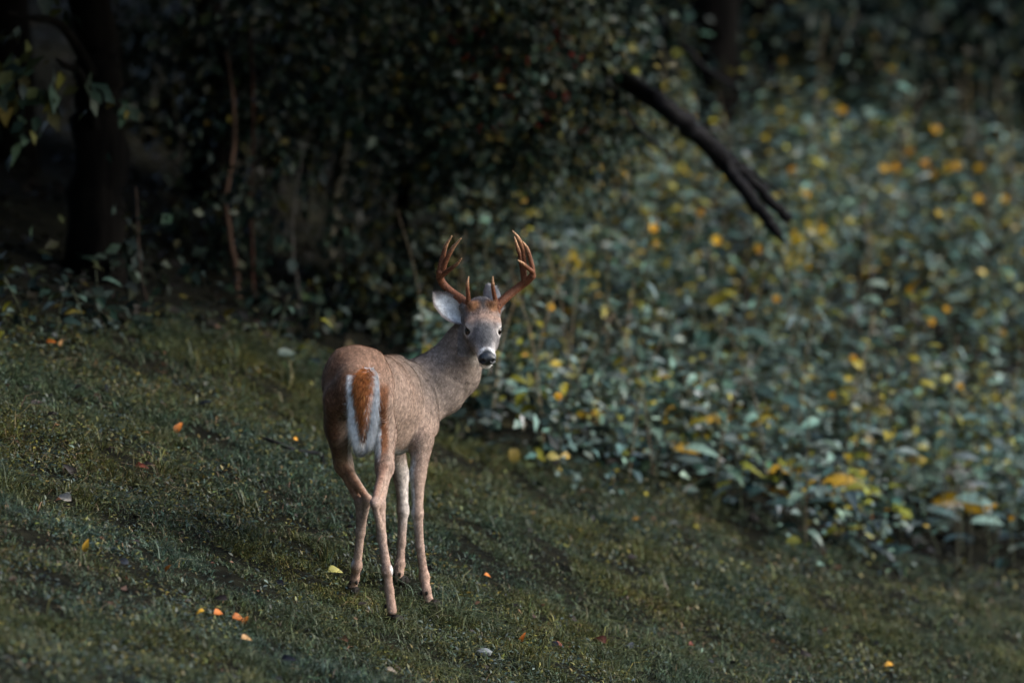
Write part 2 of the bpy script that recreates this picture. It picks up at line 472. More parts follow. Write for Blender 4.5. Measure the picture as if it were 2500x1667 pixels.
class Field:
    """signed distance grid into which rounded shapes are blended"""
    def __init__(s, lo, hi, h):
        s.h = h; s.lo = np.array(lo, float)
        n = np.ceil((np.array(hi) - s.lo) / h).astype(int) + 1
        s.D = np.full(n, 0.5, np.float32)
    def _win(s, lo, hi):
        a = np.clip(np.floor((lo - s.lo) / s.h).astype(int), 0, np.array(s.D.shape) - 1)
        b = np.clip(np.ceil((hi - s.lo) / s.h).astype(int) + 1, 1, np.array(s.D.shape))
        ax = [s.lo[i] + s.h * np.arange(a[i], b[i]) for i in range(3)]
        X = np.meshgrid(*ax, indexing='ij')
        return tuple(slice(a[i], b[i]) for i in range(3)), X
    def _put(s, sl, d, k, sub=False):
        A = s.D[sl]
        d = d.astype(np.float32)
        if sub:
            d = -d
            h = np.clip(0.5 - 0.5 * (A - d) / k, 0, 1)
            s.D[sl] = A * (1 - h) + d * h + k * h * (1 - h)
        else:
            h = np.clip(0.5 + 0.5 * (d - A) / k, 0, 1)
            s.D[sl] = d * (1 - h) + A * h - k * h * (1 - h)
    def cone(s, a, b, ra, rb, k=0.02, n=None, f=1.0, sub=False):
        a = np.asarray(a, float); b = np.asarray(b, float); m = max(ra, rb) + k + 0.02
        sl, X = s._win(np.minimum(a, b) - m, np.maximum(a, b) + m)
        ba = b - a; L2 = ba @ ba + 1e-12
        t = np.clip(((X[0] - a[0]) * ba[0] + (X[1] - a[1]) * ba[1] + (X[2] - a[2]) * ba[2]) / L2, 0, 1)
        q = [X[i] - a[i] - t * ba[i] for i in range(3)]
        d2 = q[0]**2 + q[1]**2 + q[2]**2
        if n is not None:
            f0, f1 = f if isinstance(f, tuple) else (f, f)
            fi = f0 + (f1 - f0) * t
            qn = q[0] * n[0] + q[1] * n[1] + q[2] * n[2]
            d2 = d2 + qn**2 * (1 / fi**2 - 1)
        s._put(sl, np.sqrt(d2) - (ra + (rb - ra) * t), k, sub)
    def chain(s, pts, rad, k=0.02, n=None, f=1.0):
        for i in range(len(pts) - 1):
            s.cone(pts[i], pts[i + 1], rad[i], rad[i + 1], k, n, f)
    def ell(s, c, A, r, k=0.02, sub=False):
        """A rows: axes; r: radii"""
        c = np.asarray(c, float); A = np.asarray(A, float); r = np.asarray(r, float)
        m = r.max() + k + 0.02
        sl, X = s._win(c - m, c + m)
        q = [X[i] - c[i] for i in range(3)]
        l = [(q[0] * A[j][0] + q[1] * A[j][1] + q[2] * A[j][2]) for j in range(3)]
        k0 = np.sqrt(sum((l[j] / r[j])**2 for j in range(3)))
        k1 = np.sqrt(sum((l[j] / r[j]**2)**2 for j in range(3))) + 1e-9
        s._put(sl, k0 * (k0 - 1) / k1, k, sub)
    def surface(s):
        """surface nets: vertices, quads"""
        D = s.D; n = np.array(D.shape); ins = D < 0
        c = np.zeros(n - 1, np.int8)
        for dx in (0, 1):
            for dy in (0, 1):
                for dz in (0, 1):
                    c += ins[dx:n[0] - 1 + dx, dy:n[1] - 1 + dy, dz:n[2] - 1 + dz]
        act = (c > 0) & (c < 8)
        idx = np.full(n - 1, -1, np.int64)
        cells = np.argwhere(act)
        idx[act] = np.arange(len(cells))
        acc = np.zeros((len(cells), 3)); cnt = np.zeros(len(cells))
        corners = [(i, j, k) for i in (0, 1) for j in (0, 1) for k in (0, 1)]
        for a in corners:
            for ax in range(3):
                if a[ax]: continue
                b = list(a); b[ax] = 1
                va = D[tuple((cells + a).T)]; vb = D[tuple((cells + b).T)]
                m = (va < 0) != (vb < 0)
                t = np.where(m, va / (va - vb + 1e-12), 0)
                p = np.array(a, float) + 0 * acc
                p[:, ax] += t
                acc += p * m[:, None]; cnt += m
        V = s.lo + s.h * (cells + acc / cnt[:, None])
        F = []
        for ax in range(3):
            u, v = (ax + 1) % 3, (ax + 2) % 3
            sl0 = [slice(1, -1)] * 3; sl1 = [slice(1, -1)] * 3
            sl0[ax] = slice(0, -1); sl1[ax] = slice(1, None)
            a = ins[tuple(sl0)]; b = ins[tuple(sl1)]
            e = np.argwhere(a != b)
            flip = a[tuple(e.T)]
            off = np.ones(3, int); off[ax] = 0
            e = e + off
            eu = np.zeros(3, int); eu[u] = 1
            ev = np.zeros(3, int); ev[v] = 1
            q = np.stack([idx[tuple((e - eu - ev).T)], idx[tuple((e - ev).T)], idx[tuple(e.T)], idx[tuple((e - eu).T)]], -1)
            q[~flip] = q[~flip][:, ::-1]
            F.append(q)
        F = np.concatenate(F)
        return V, F[(F >= 0).all(1)]

def relax(V, F, it, lam=0.5):
    n = len(V)
    E = np.concatenate([F[:, [0, 1]], F[:, [1, 2]], F[:, [2, 3]], F[:, [3, 0]]])
    E = np.concatenate([E, E[:, ::-1]])
    deg = np.bincount(E[:, 0], minlength=n)[:, None]
    for k in range(it):
        for l in (lam, -lam * 1.04):           # Taubin: no shrinking
            S = np.stack([np.bincount(E[:, 0], V[E[:, 1], c], n) for c in range(3)], -1) / deg
            V = V + l * (S - V)
    return V

def vnormals(V, F):
    a = V[F[:, 2]] - V[F[:, 0]]; b = V[F[:, 3]] - V[F[:, 1]]
    fn = np.cross(a, b)
    N = np.zeros_like(V)
    for c in range(3):
        for k in range(4):
            N[:, c] += np.bincount(F[:, k], fn[:, c], len(V))
    return N / (np.linalg.norm(N, axis=1)[:, None] + 1e-12)

YAW = R(15)
BF = np.array([math.sin(YAW), math.cos(YAW), 0.10]); BF /= np.linalg.norm(BF)      # body forward
BR = np.array([math.cos(YAW), -math.sin(YAW), 0.0])                                 # body right
BU = np.cross(BR, BF)

# feet stand where the photograph shows them on the slope
FT = {k: ray_ground(*v) for k, v in dict(LH=(860, 1455), RH=(962, 1532), LF=(977, 1428), RF=(1056, 1490)).items()}
yLH, yRH, yLF, yRF = (FT[k][1] for k in ('LH', 'RH', 'LF', 'RF'))
print('deer feet', {k: np.round(v, 2).tolist() for k, v in FT.items()})
HY = 0.5 * (yLH + yRH) + 0.02        # depth of the hips
SY = 0.5 * (yLF + yRF) + 0.02        # depth of the shoulders
def H(px, py, dy): return P(px, py, HY + dy)
def S(px, py, dy): return P(px, py, SY + dy)
def mid(t, px, py, dy=0.0): return P(px, py, HY + (SY - HY) * t + dy)

lo = np.array([-0.78, min(yRH, HY - 0.3) - 0.12, FT['RF'][2] - 0.25]); hi = np.array([0.06, SY + 0.42, 1.35])
fld = Field(lo, hi, 0.005)
nB = BR
# --- trunk: rows of elliptical sections, rump to breast
secs = [  # point, lateral radius, vertical radius
    (H(866, 955, -0.11), .075, .098), (H(868, 933, -0.01), .110, .115), (mid(.28, 893, 948), .100, .112),
    (mid(.55, 922, 972), .118, .140), (mid(.80, 948, 984), .120, .156), (S(968, 982, 0.03), .100, .146), (S(995, 992, 0.10), .075, .115)]
for i in range(len(secs) - 1):
    (a, la, va), (b, lb, vb) = secs[i], secs[i + 1]
    fld.cone(a, b, va, vb, 0.02, nB, (la / va, lb / vb))
# withers ridge and backbone
fld.chain([H(872, 866, -0.02), mid(.35, 905, 884), mid(.7, 945, 892), S(972, 884, -0.02)], [.028, .024, .024, .024], .03)
# croup corners
fld.cone(H(838, 880, -0.02), H(832, 940, -.05), .032, .05, .04); fld.cone(H(912, 880, 0.0), H(925, 940, -.02), .032, .05, .04)
# --- hind legs
def hind(side, hip, ham, stifle, gask, hock, heel, cann, fet, past, foot):
    fld.cone(hip, stifle, .062, .045, .03, nB, .72)
    fld.chain([ham, (ham + stifle) * .5 + np.array([0, -.03, -.03]), gask], [.058, .048, .036], .03, nB, .75)
    fld.chain([stifle, gask, hock], [.045, .033, .021], .02, nB, .80)
    fld.chain([gask + np.array([0, -.03, 0]), heel], [.020, .012], .014)
    fld.cone(hock, heel, .020, .0125, .012)
    fld.chain([hock, cann, fet], [.0205, .0150, .0155], .010)
    fld.cone(heel, cann, .0115, .011, .012)
    fld.ell(fet, np.eye(3), (.0175, .020, .022), .010)
    fld.chain([fet, past, foot], [.0155, .0150, .017], .010)
fl = FT['LH']; fr = FT['RH']
hind(-1, H(830, 950, 0.02), H(820, 975, -0.10), H(826, 1062, 0.10), P(838, 1132, yLH - .05), P(882, 1228, yLH - .09),
     P(899, 1219, yLH - .135), P(880, 1300, yLH - .075), P(871, 1380, yLH - .05), P(866, 1412, yLH - .02), fl + np.array([0, -.0, .032]))
hind(1, H(920, 950, 0.03), H(930, 980, -0.08), H(942, 1058, 0.10), P(939, 1140, yRH + .10), P(926, 1232, yRH + .02),
     P(914, 1228, yRH - .035), P(932, 1312, yRH + .01), P(945, 1392, yRH + .0), P(950, 1440, yRH + .01), P(957, 1490, yRH + .0))
# --- fore legs
def fore(sh, elb, arm, knee, cann, fet, past, foot, rs=1.0):
    fld.cone(sh, elb, .070 * rs, .050 * rs, .03, nB, .62)
    fld.chain([elb, arm, knee], [.047, .031, .0215], .02, nB, .82)
    fld.ell(knee, np.eye(3), (.0205, .024, .030), .012)
    fld.chain([knee, cann, fet], [.0185, .0145, .0155], .010)
    fld.ell(fet, np.eye(3), (.0175, .020, .022), .010)
    fld.chain([fet, past, foot], [.0155, .0150, .017], .010)
fore(S(1035, 985, -.03), S(1032, 1070, -.10), P(1020, 1160, yRF + .0), P(1019, 1252, yRF + .0), P(1025, 1335, yRF + .01),
     P(1036, 1408, yRF + .02), P(1041, 1440, yRF + .0), P(1048, 1470, yRF - .0))
fore(S(925, 985, .06), S(958, 1075, .03), P(979, 1160, yLF - .0), P(984, 1245, yLF + .0), P(980, 1325, yLF + .0),
     P(976, 1376, yLF + .0), P(974, 1398, yLF - .01), P(974, 1412, yLF - .01))
# chest between the forelegs, scapula, belly
fld.cone(S(1030, 1000, 0.06), S(1040, 1040, -.02), .060, .045, .04)
fld.cone(S(1005, 920, 0.0), S(1035, 1000, -.04), .045, .052, .04, nB, .7)
fld.cone(mid(.45, 905, 1040), mid(.85, 965, 1070), .050, .055, .05)
fld.cone(H(880, 1040, .06), mid(.45, 905, 1040), .045, .050, .05)
# --- neck
NB0 = S(995, 955, 0.06); NB1 = S(1045, 927, 0.13); NB2 = S(1098, 886, 0.165); NB3 = S(1133, 838, 0.155); NB4 = S(1160, 795, 0.13)
fld.chain([NB0, NB1, NB2, NB3, NB4], [.095, .080, .068, .060, .052], .040)
fld.chain([S(1032, 1000, 0.09), S(1088, 966, 0.13), S(1130, 922, .15), S(1150, 870, .14)], [.065, .055, .050, .045], .04)
# --- head, in its own frame at the middle between the eyes
HP, HYAW = R(40), R(7)
hf = np.array([math.sin(HYAW) * math.cos(HP), -math.cos(HYAW) * math.cos(HP), -math.sin(HP)])
hr = np.array([math.cos(HYAW), math.sin(HYAW), 0.0])          # towards picture right
hu = np.cross(hf, hr) * -1
if hu[2] < 0: hu = -hu
HO = S(1180, 800, 0.045)
def HD(r, f, u): return HO + hr * r + hf * f + hu * u
AX = np.stack([hr, hf, hu])
fld.cone(HD(0, -.075, -.005), HD(0, -.02, -.012), .060, .054, .02)                     # cranium
fld.cone(HD(0, -.02, -.012), HD(0, .055, -.014), .050, .043, .03)                       # forehead to nasal bridge
fld.cone(HD(0, .055, -.014), HD(0, .135, -.014), .039, .0295, .02)                      # muzzle
fld.ell(HD(0, .142, -.010), AX, (.031, .026, .026), .012)                               # nose pad bulk
fld.cone(HD(0, -.02, -.060), HD(0, .122, -.044), .040, .019, .025)                      # jaw
fld.ell(HD(0, .132, -.050), AX, (.021, .022, .014), .010)                               # chin
for sg in (-1, 1):
    fld.cone(HD(sg * .040, -.035, .012), HD(sg * .047, .004, .010), .020, .0165, .015)  # brow over the eye
    fld.cone(HD(sg * .040, -.005, -.028), HD(sg * .028, .06, -.025), .024, .018, .02)   # cheek bone
    fld.ell(HD(sg * .054, .010, -.004), AX, (.010, .0145, .0115), .006, sub=True)        # eye socket
    fld.ell(HD(sg * .0145, .1655, -.004), AX, (.0055, .007, .0045), .004, sub=True)     # nostril
    fld.cone(HD(sg * .033, -.062, .030), HD(sg * .037, -.062, .050), .017, .0125, .014)  # antler pedicle
    fld.cone(HD(sg * .050, -.080, .010), HD(sg * .062, -.085, .018), .022, .017, .015)  # ear root
fld.cone(HD(0, -.07, -.02), NB4, .055, .052, .03)
# soft white bulge below the tail
fld.ell(H(881, 1085, -.05), np.eye(3), (.028, .03, .040), .03)

DV, DF = fld.surface()
DV = relax(DV, DF, 3)
DN = vnormals(DV, DF)
# keep the biggest connected piece only is not needed: all shapes overlap

# --- coat colours
def lin(r, g, b):
    c = np.array([r, g, b]) / 255.0
    return np.where(c <= 0.04045, c / 12.92, ((c + 0.055) / 1.055)**2.4)

def coat(p, n):
    u, v = to_px(p)
    dep = p[:, 1]
    rel = p @ BF - (H(868, 930, 0) @ BF)                     # along the body from the hips
    N = len(p)
    c = np.tile(np.array([.265, .195, .155]), (N, 1))          # grey fawn
    def paint(w, col, s=1.0):
        nonlocal c
        w = np.clip(w, 0, 1)[:, None] * s
        c = c * (1 - w) + np.array(col) * w
    def ball(q, r, soft=0.5):
        d = np.linalg.norm(p - q, axis=1) / r
        return 1 - sstep(1 - soft, 1 + soft, d)
    nz = 0.5 + 0.5 * vnoise(p[:, 0] * 1.0 + p[:, 2], p[:, 1] + p[:, 2] * .7, 28, 77)
    # darker grizzled back, redder rump
    upn = np.clip(n[:, 2], 0, 1)
    paint(upn * .8, (.165, .110, .078))
    paint(ball(H(872, 880, -.05), .14, .6), (.185, .105, .068), .75)
    # buttocks brown either side of the tail
    rear = sstep(.35, .8, -(n @ BF)) * (rel < .02) * (dep < HY + .05)
    z0 = H(880, 1100, 0)[2]; z1 = H(880, 900, 0)[2]
    rear = rear * (p[:, 2] > z0 - .1)
    paint(rear, (.14, .062, .032), .85)
    paint(rear * sstep(0, 1, nz), (.075, .040, .025), .35)
    # white under the tail and inside the thighs
    for a, b, r in ((H(881, 1000, -.15), H(881, 1080, -.1), .060),):
        t = np.clip(((p - a) @ (b - a)) / ((b - a) @ (b - a)), 0, 1)
        d = np.linalg.norm((p - (a + t[:, None] * (b - a))) * np.array([1.35, .6, 1]), axis=1)
        paint(1 - sstep(r * .75, r * 1.05, d), (.70, .72, .72))
    paint(sstep(843, 853, u) * (1 - sstep(916, 928, u)) * sstep(.0, .3, -(n @ BF)) * (rel < -.02) * (v > 915) * (v < 1110), (.70, .72, .72))
    paint(sstep(922, 930, u) * (1 - sstep(944, 953, u)) * (rel < .06) * (dep < HY + .1) * sstep(925, 950, v) * (1 - sstep(1085, 1120, v)), (.15, .062, .028), .9)
    inner = ((u > 850) & (u < 930) & (v > 1020) & (v < 1140) & (dep < HY + .3) & (dep > HY - .25))
    paint(inner * 1.0 * (1 - sstep(1090, 1150, v)), (.70, .72, .72), .9)
    # belly white
    belly = sstep(.72, .92, -n[:, 2]) * (v > 1030) * (v < 1130) * (rel > .0) * (rel < SY - HY + .1)
    paint(belly, (.62, .60, .56))
    # legs: tan, pale inside of the forelegs
    leg = sstep(1085, 1150, v)
    paint(leg, (.285, .205, .165), .9)
    hindleg = leg * (dep < HY + .22)
    paint(hindleg * sstep(.2, .9, -(n @ BF)) * (1 - sstep(1200, 1230, v)), (.30, .12, .055), .5)
    fore_in = leg * (dep > HY + .3) * (1 - sstep(1230, 1330, v))
    paint(fore_in * ((u < 1000) * 1.0) * sstep(-.3, .4, n[:, 0] * (np.where(u < 985, 1, 0)) + .35), (.42, .40, .38), .7)
    paint(fore_in * (u >= 996) * sstep(.25, .75, -n[:, 0]), (.62, .62, .62), .9)
    low = sstep(1330, 1400, v)
    paint(low, (.31, .195, .145), .6)
    paint(ball(P(863, 1372, yLH - .05), .016, .4), (.6, .6, .6), .9); paint(ball(P(956, 1390, yRH), .016, .4), (.6, .6, .6), .9)
    # neck: grey
    neck = 1 - sstep(.16, .30, np.linalg.norm((p - S(1110, 870, .15)) * np.array([.9, .6, 1]), axis=1))
    paint(neck, (.165, .135, .115), .9)
    # throat pale
    paint(ball(HD(-.01, .05, -.085), .045, .5), (.46, .44, .42), .8)
    # face
    q = p - HO
    r = q @ hr; f = q @ hf; w_ = q @ hu
    face = (1 - sstep(.085, .115, np.abs(r) + 0 * f)) * sstep(-.16, -.10, f) * (w_ > -.11) * (v < 915) * (u > 1118) * (np.linalg.norm(q, axis=1) < .24)
    paint(face, (.128, .122, .122), .95)
    fr_ = face * sstep(-.02, .03, w_)
    paint(face * (1 - sstep(.02, .045, np.abs(r))) * sstep(-.10, -.06, f) * (1 - sstep(-.03, .0, f)) * (w_ > 0), (.055, .050, .048), .9)        # dark crown
    paint(face * np.exp(-((f + .012) / .022)**2) * (w_ > 0), (.34, .225, .17), .8)                                                     # warm brow band
    paint(face * (1 - sstep(.012, .034, np.abs(r))) * sstep(.01, .04, f) * (1 - sstep(.10, .125, f)), (.060, .062, .066), .9)             # dark nasal bridge
    for sg in (-1, 1):
        e = HD(sg * .054, .010, -.004)
        d = np.linalg.norm(p - e, axis=1)
        paint(1 - sstep(.018, .034, d), (.50, .47, .45), .85)                                                                          # pale eye ring
        paint(1 - sstep(.0165, .0205, d), (.025, .02, .018))
        paint(ball(HD(sg * .036, -.060, .044), .026, .5), (.25, .115, .05), .85)                                                         # rusty tuft round the antlers
        paint(ball(HD(sg * .034, .055, -.03), .022, .6), (.075, .066, .06), .7)
    muz = face * sstep(.114, .130, f)
    paint(muz, (.60, .60, .60), .92)
    paint(face * sstep(.075, .11, f) * sstep(.014, .026, np.abs(r)), (.36, .34, .33), .7)
    paint(face * sstep(.118, .13, f) * (1 - sstep(.004, .010, np.abs(r))) * (w_ > 0), (.10, .10, .105), .8)                                                                                                   # white muzzle ring
    paint(face * sstep(-.035, -.05, w_) * sstep(.02, .06, f), (.66, .66, .65), .9)                                                     # white chin
    paint(ball(HD(0, .130, -.056), .03, .4), (.62, .62, .61), .9)
    nose = face * sstep(.145, .150, f) * (w_ > -.027)
    paint(nose, (.020, .024, .028))
    paint(ball(HD(0, .155, .004), .024, .2), (.022, .027, .031))
    return np.clip(c * 1.24, .01, .86), nose

dc, nose_w = coat(DV, DN)
grain = np.exp(.17 * rng.standard_normal((len(DV), 1)))
deer = empty('white_tailed_deer', FT['RH'])
tag(deer, 'antlered brown deer standing on the turf, looking back over its shoulder', 'deer')
DOFF = np.array(FT['RH'])
def under(o, off=DOFF):
    o.parent = deer
    return o
body = build('body', DV - DOFF, DF, M_COAT, deer, dc * grain)

# --- short coat hairs lying along the body
def tri_samples(V, F, N):
    T = np.concatenate([F[:, [0, 1, 2]], F[:, [0, 2, 3]]])
    a, b, c = V[T[:, 0]], V[T[:, 1]], V[T[:, 2]]
    ar = np.linalg.norm(np.cross(b - a, c - a), axis=1)
    k = rng.choice(len(T), N, p=ar / ar.sum())
    s = np.sqrt(rng.random(N)); t = rng.random(N)
    w = np.stack([1 - s, s * (1 - t), s * t], -1)
    return T[k], w

def fur(name, V, F, VN, VC, N, length, width, flow, lift=0.22, var=0.38, mat=M_COAT, keep=None, parent=None, off=DOFF):
    T, w = tri_samples(V, F, N)
    p = np.einsum('nk,nkc->nc', w, V[T]); n = np.einsum('nk,nkc->nc', w, VN[T]); c = np.einsum('nk,nkc->nc', w, VC[T])
    n /= np.linalg.norm(n, axis=1)[:, None] + 1e-9
    if keep is not None:
        m = keep(p, n); p, n, c = p[m], n[m], c[m]
    N = len(p)
    d = flow(p, n) + 0.30 * rng.standard_normal((N, 3))
    d -= n * np.einsum('nc,nc->n', d, n)[:, None]
    d /= np.linalg.norm(d, axis=1)[:, None] + 1e-9
    d = d + n * (lift * (0.5 + rng.random(N)))[:, None]
    L = length(p) * (0.6 + 0.8 * rng.random(N))
    s = np.cross(d, n + .35 * rng.standard_normal((N, 3))); s /= np.linalg.norm(s, axis=1)[:, None] + 1e-9
    W = width * (0.6 + 0.8 * rng.random(N))
    root = p - n * .0008
    Vv = np.stack([root - s * W[:, None] / 2, root + s * W[:, None] / 2, root + d * L[:, None]], 1).reshape(-1, 3)
    Ff = np.arange(3 * N).reshape(-1, 3)
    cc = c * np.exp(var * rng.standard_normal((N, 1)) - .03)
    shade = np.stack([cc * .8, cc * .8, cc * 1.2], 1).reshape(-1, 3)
    nn = np.repeat(n, 3, axis=0)
    return build(name, Vv - off, Ff, mat, parent, np.clip(shade, 0.004, .9), False)

def body_flow(p, n):
    d = np.tile(-BF * .8 + np.array([0, 0, -.75]), (len(p), 1))
    q = p - HO
    f = q @ hf
    face = (np.linalg.norm(q, axis=1) < .22) & (f > -.12)
    d[face] = -hf + hu * .2
    u, v = to_px(p)
    leg = v > 1120
    d[leg] = (0, 0, -1)
    return d
def body_len(p):
    u, v = to_px(p)
    q = p - HO
    face = np.linalg.norm(q, axis=1) < .21
    L = np.full(len(p), .011)
    L = np.where(v > 1150, .006, L)
    L = np.where(face & (u > 1125), .0075, L)
    L = np.where(face & (u > 1125) & (v < 770), .013, L)
    rear = (u > 790) & (u < 950) & (v > 930) & (v < 1120) & (p[:, 1] < HY)
    return np.where(rear, .016, L)
def not_nose(p, n):
    q = p - HO; f = q @ hf; w_ = q @ hu
    e = np.ones(len(p), bool)
    for sg in (-1, 1):
        e &= np.linalg.norm(p - HD(sg * .054, .010, -.004), axis=1) > .0165
    return e & ~((f > .142) & (w_ > -.028) & (np.abs(q @ hr) < .04) & (np.linalg.norm(q, axis=1) < .25)) & (n[:, 1] < .75)
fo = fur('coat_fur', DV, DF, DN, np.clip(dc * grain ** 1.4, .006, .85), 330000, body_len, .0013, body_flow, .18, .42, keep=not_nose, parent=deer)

# --- nose pad: dark, wet
m_nose = noise_mat('wet_nose', (.010, .013, .016), (.03, .035, .04), 120, .30, .25, 300, .6)
m_eye, nt, b = new_mat('deer_eye'); b.inputs['Base Color'].default_value = (.006, .004, .003, 1); b.inputs['Roughness'].default_value = .06
def ball_mesh(name, c, A, r, mat, parent, off, nu=20, nv=12, col=None):
    th = np.linspace(0, np.pi, nv); ph = np.linspace(0, 2 * np.pi, nu, endpoint=False)
    v = np.stack([np.sin(th)[:, None] * np.cos(ph), np.sin(th)[:, None] * np.sin(ph), np.cos(th)[:, None] * np.ones(nu)], -1).reshape(-1, 3)
    V = np.asarray(c) + (v * r) @ np.asarray(A)
    i = np.arange(nv - 1)[:, None] * nu; j = np.arange(nu)[None]; j2 = (j + 1) % nu
    F = np.stack([i + j, i + nu + j, i + nu + j2, i + j2], -1).reshape(-1, 4)
    return build(name, V - off, F, mat, parent, None if col is None else np.tile(col, (len(V), 1)))
pad = Field(HD(0, .15, 0) - .07, HD(0, .15, 0) + .07, .0025)
pad.ell(HD(0, .152, -.0045), AX, (.0285, .0215, .0225), .004)
for sg in (-1, 1):
    pad.ell(HD(sg * .016, .158, -.005), AX, (.0150, .0190, .0155), .008)
    pad.ell(HD(sg * .0175, .172, -.001), AX, (.0075, .013, .0062), .004, sub=True)
    pad.ell(HD(sg * .0255, .168, -.007), AX, (.0055, .012, .0032), .004, sub=True)
pv, pf = pad.surface(); pv = relax(pv, pf, 3)
build('nose', pv - DOFF, pf, m_nose, deer)
for sg in (-1, 1):
    ball_mesh('eye', HD(sg * .0505, .0095, -.0035), AX, (.0150, .0178, .0145), m_eye, deer, DOFF)

# --- antlers
m_ant, nt, b = new_mat('antler')
at = nt.nodes.new('ShaderNodeAttribute'); at.attribute_name = 'Col'
no = nt.nodes.new('ShaderNodeTexNoise'); no.inputs['Scale'].default_value = 220; no.inputs['Detail'].default_value = 4
tcx = nt.nodes.new('ShaderNodeTexCoord'); nt.links.new(tcx.outputs['Object'], no.inputs['Vector'])
mr = nt.nodes.new('ShaderNodeMapRange'); mr.inputs['From Min'].default_value = .3; mr.inputs['From Max'].default_value = .7
mr.inputs['To Min'].default_value = .35; mr.inputs['To Max'].default_value = 1.6
nt.links.new(no.outputs['Fac'], mr.inputs['Value'])
vm = nt.nodes.new('ShaderNodeVectorMath'); vm.operation = 'SCALE'
nt.links.new(at.outputs['Color'], vm.inputs[0]); nt.links.new(mr.outputs[0], vm.inputs['Scale']); nt.links.new(vm.outputs[0], b.inputs['Base Color'])
bp = nt.nodes.new('ShaderNodeBump'); bp.inputs['Strength'].default_value = .9; bp.inputs['Distance'].default_value = .004
nt.links.new(no.outputs['Fac'], bp.inputs['Height']); nt.links.new(bp.outputs[0], b.inputs['Normal'])
b.inputs['Roughness'].default_value = .55; b.inputs['Specular IOR Level'].default_value = .25
AY = HO[1] - SY                                              # eyes' depth behind the shoulders
def A_(px, py, dy): return P(px, py, SY + AY + dy)
def tine(acc, pts, r0, r1, tip=True):
    c = catmull([list(A_(*q)) for q in pts], 7)
    t = np.linspace(0, 1, len(c))
    r = r0 + (r1 - r0) * t
    r = np.where(t > .75, r * np.interp(t, [.75, 1], [1, .35]), r) if tip else r
    ca = np.array([.165, .062, .030]); cb = np.array([.58, .34, .19])
    w = sstep(.55, 1.0, t)[:, None] if tip else 0 * t[:, None]
    col = ca * (1 - w) + cb * w
    V, F, c0, c1 = tube(c, r, 10, .03, len(acc.V))
    C = np.vstack([np.repeat(col, 10, axis=0), col[:1], col[-1:]])
    n0 = acc.n
    acc.add(V, F, C); acc.F3.append(c0 + n0); acc.F3.append(c1 + n0)
la = Acc()
tine(la, [(1147, 766, .045), (1141, 748, .045), (1127, 731, .055), (1103, 714, .07), (1083, 695, .075), (1074, 678, .06), (1074, 662, .04)], .0165, .0125, False)
tine(la, [(1074, 672, .05), (1075, 652, .045), (1082, 624, .04), (1089, 599, .03), (1103, 576, .01)], .0120, .006)
tine(la, [(1075, 674, .055), (1080, 662, .045), (1090, 634, .03), (1105, 606, .01), (1126, 582, -.015)], .0115, .006)
tine(la, [(1076, 676, .05), (1086, 667, .035), (1102, 655, .0), (1115, 645, -.03), (1127, 631, -.06)], .0100, .005)
tine(la, [(1141, 745, .04), (1143, 730, .03), (1142, 711, .015), (1141, 693, .005), (1144, 675, .0)], .0095, .0055)
V = np.concatenate(la.V)
la.build('antler', m_ant, deer, DOFF)
ra_ = Acc()
tine(ra_, [(1210, 766, .045), (1214, 749, .045), (1228, 733, .055), (1250, 714, .07), (1271, 698, .075), (1290, 684, .06), (1301, 671, .04)], .0170, .0125, False)
tine(ra_, [(1301, 676, .045), (1300, 664, .035), (1288, 654, .005), (1276, 643, -.03), (1264, 635, -.055)], .0100, .0048)
tine(ra_, [(1298, 680, .05), (1300, 660, .045), (1295, 634, .04), (1286, 606, .03), (1276, 590, .015)], .0110, .0058)
tine(ra_, [(1281, 690, .065), (1279, 668, .06), (1280, 637, .045), (1276, 609, .03), (1265, 581, .005), (1251, 563, -.01)], .0115, .006)
tine(ra_, [(1280, 690, .07), (1275, 660, .075), (1270, 627, .075), (1263, 604, .065), (1256, 578, .05)], .0095, .0055)
tine(ra_, [(1213, 744, .04), (1208, 726, .03), (1204, 706, .015), (1203, 693, .005), (1203, 675, .0)], .0092, .0055)
ra_.build('antler', m_ant, deer, DOFF)

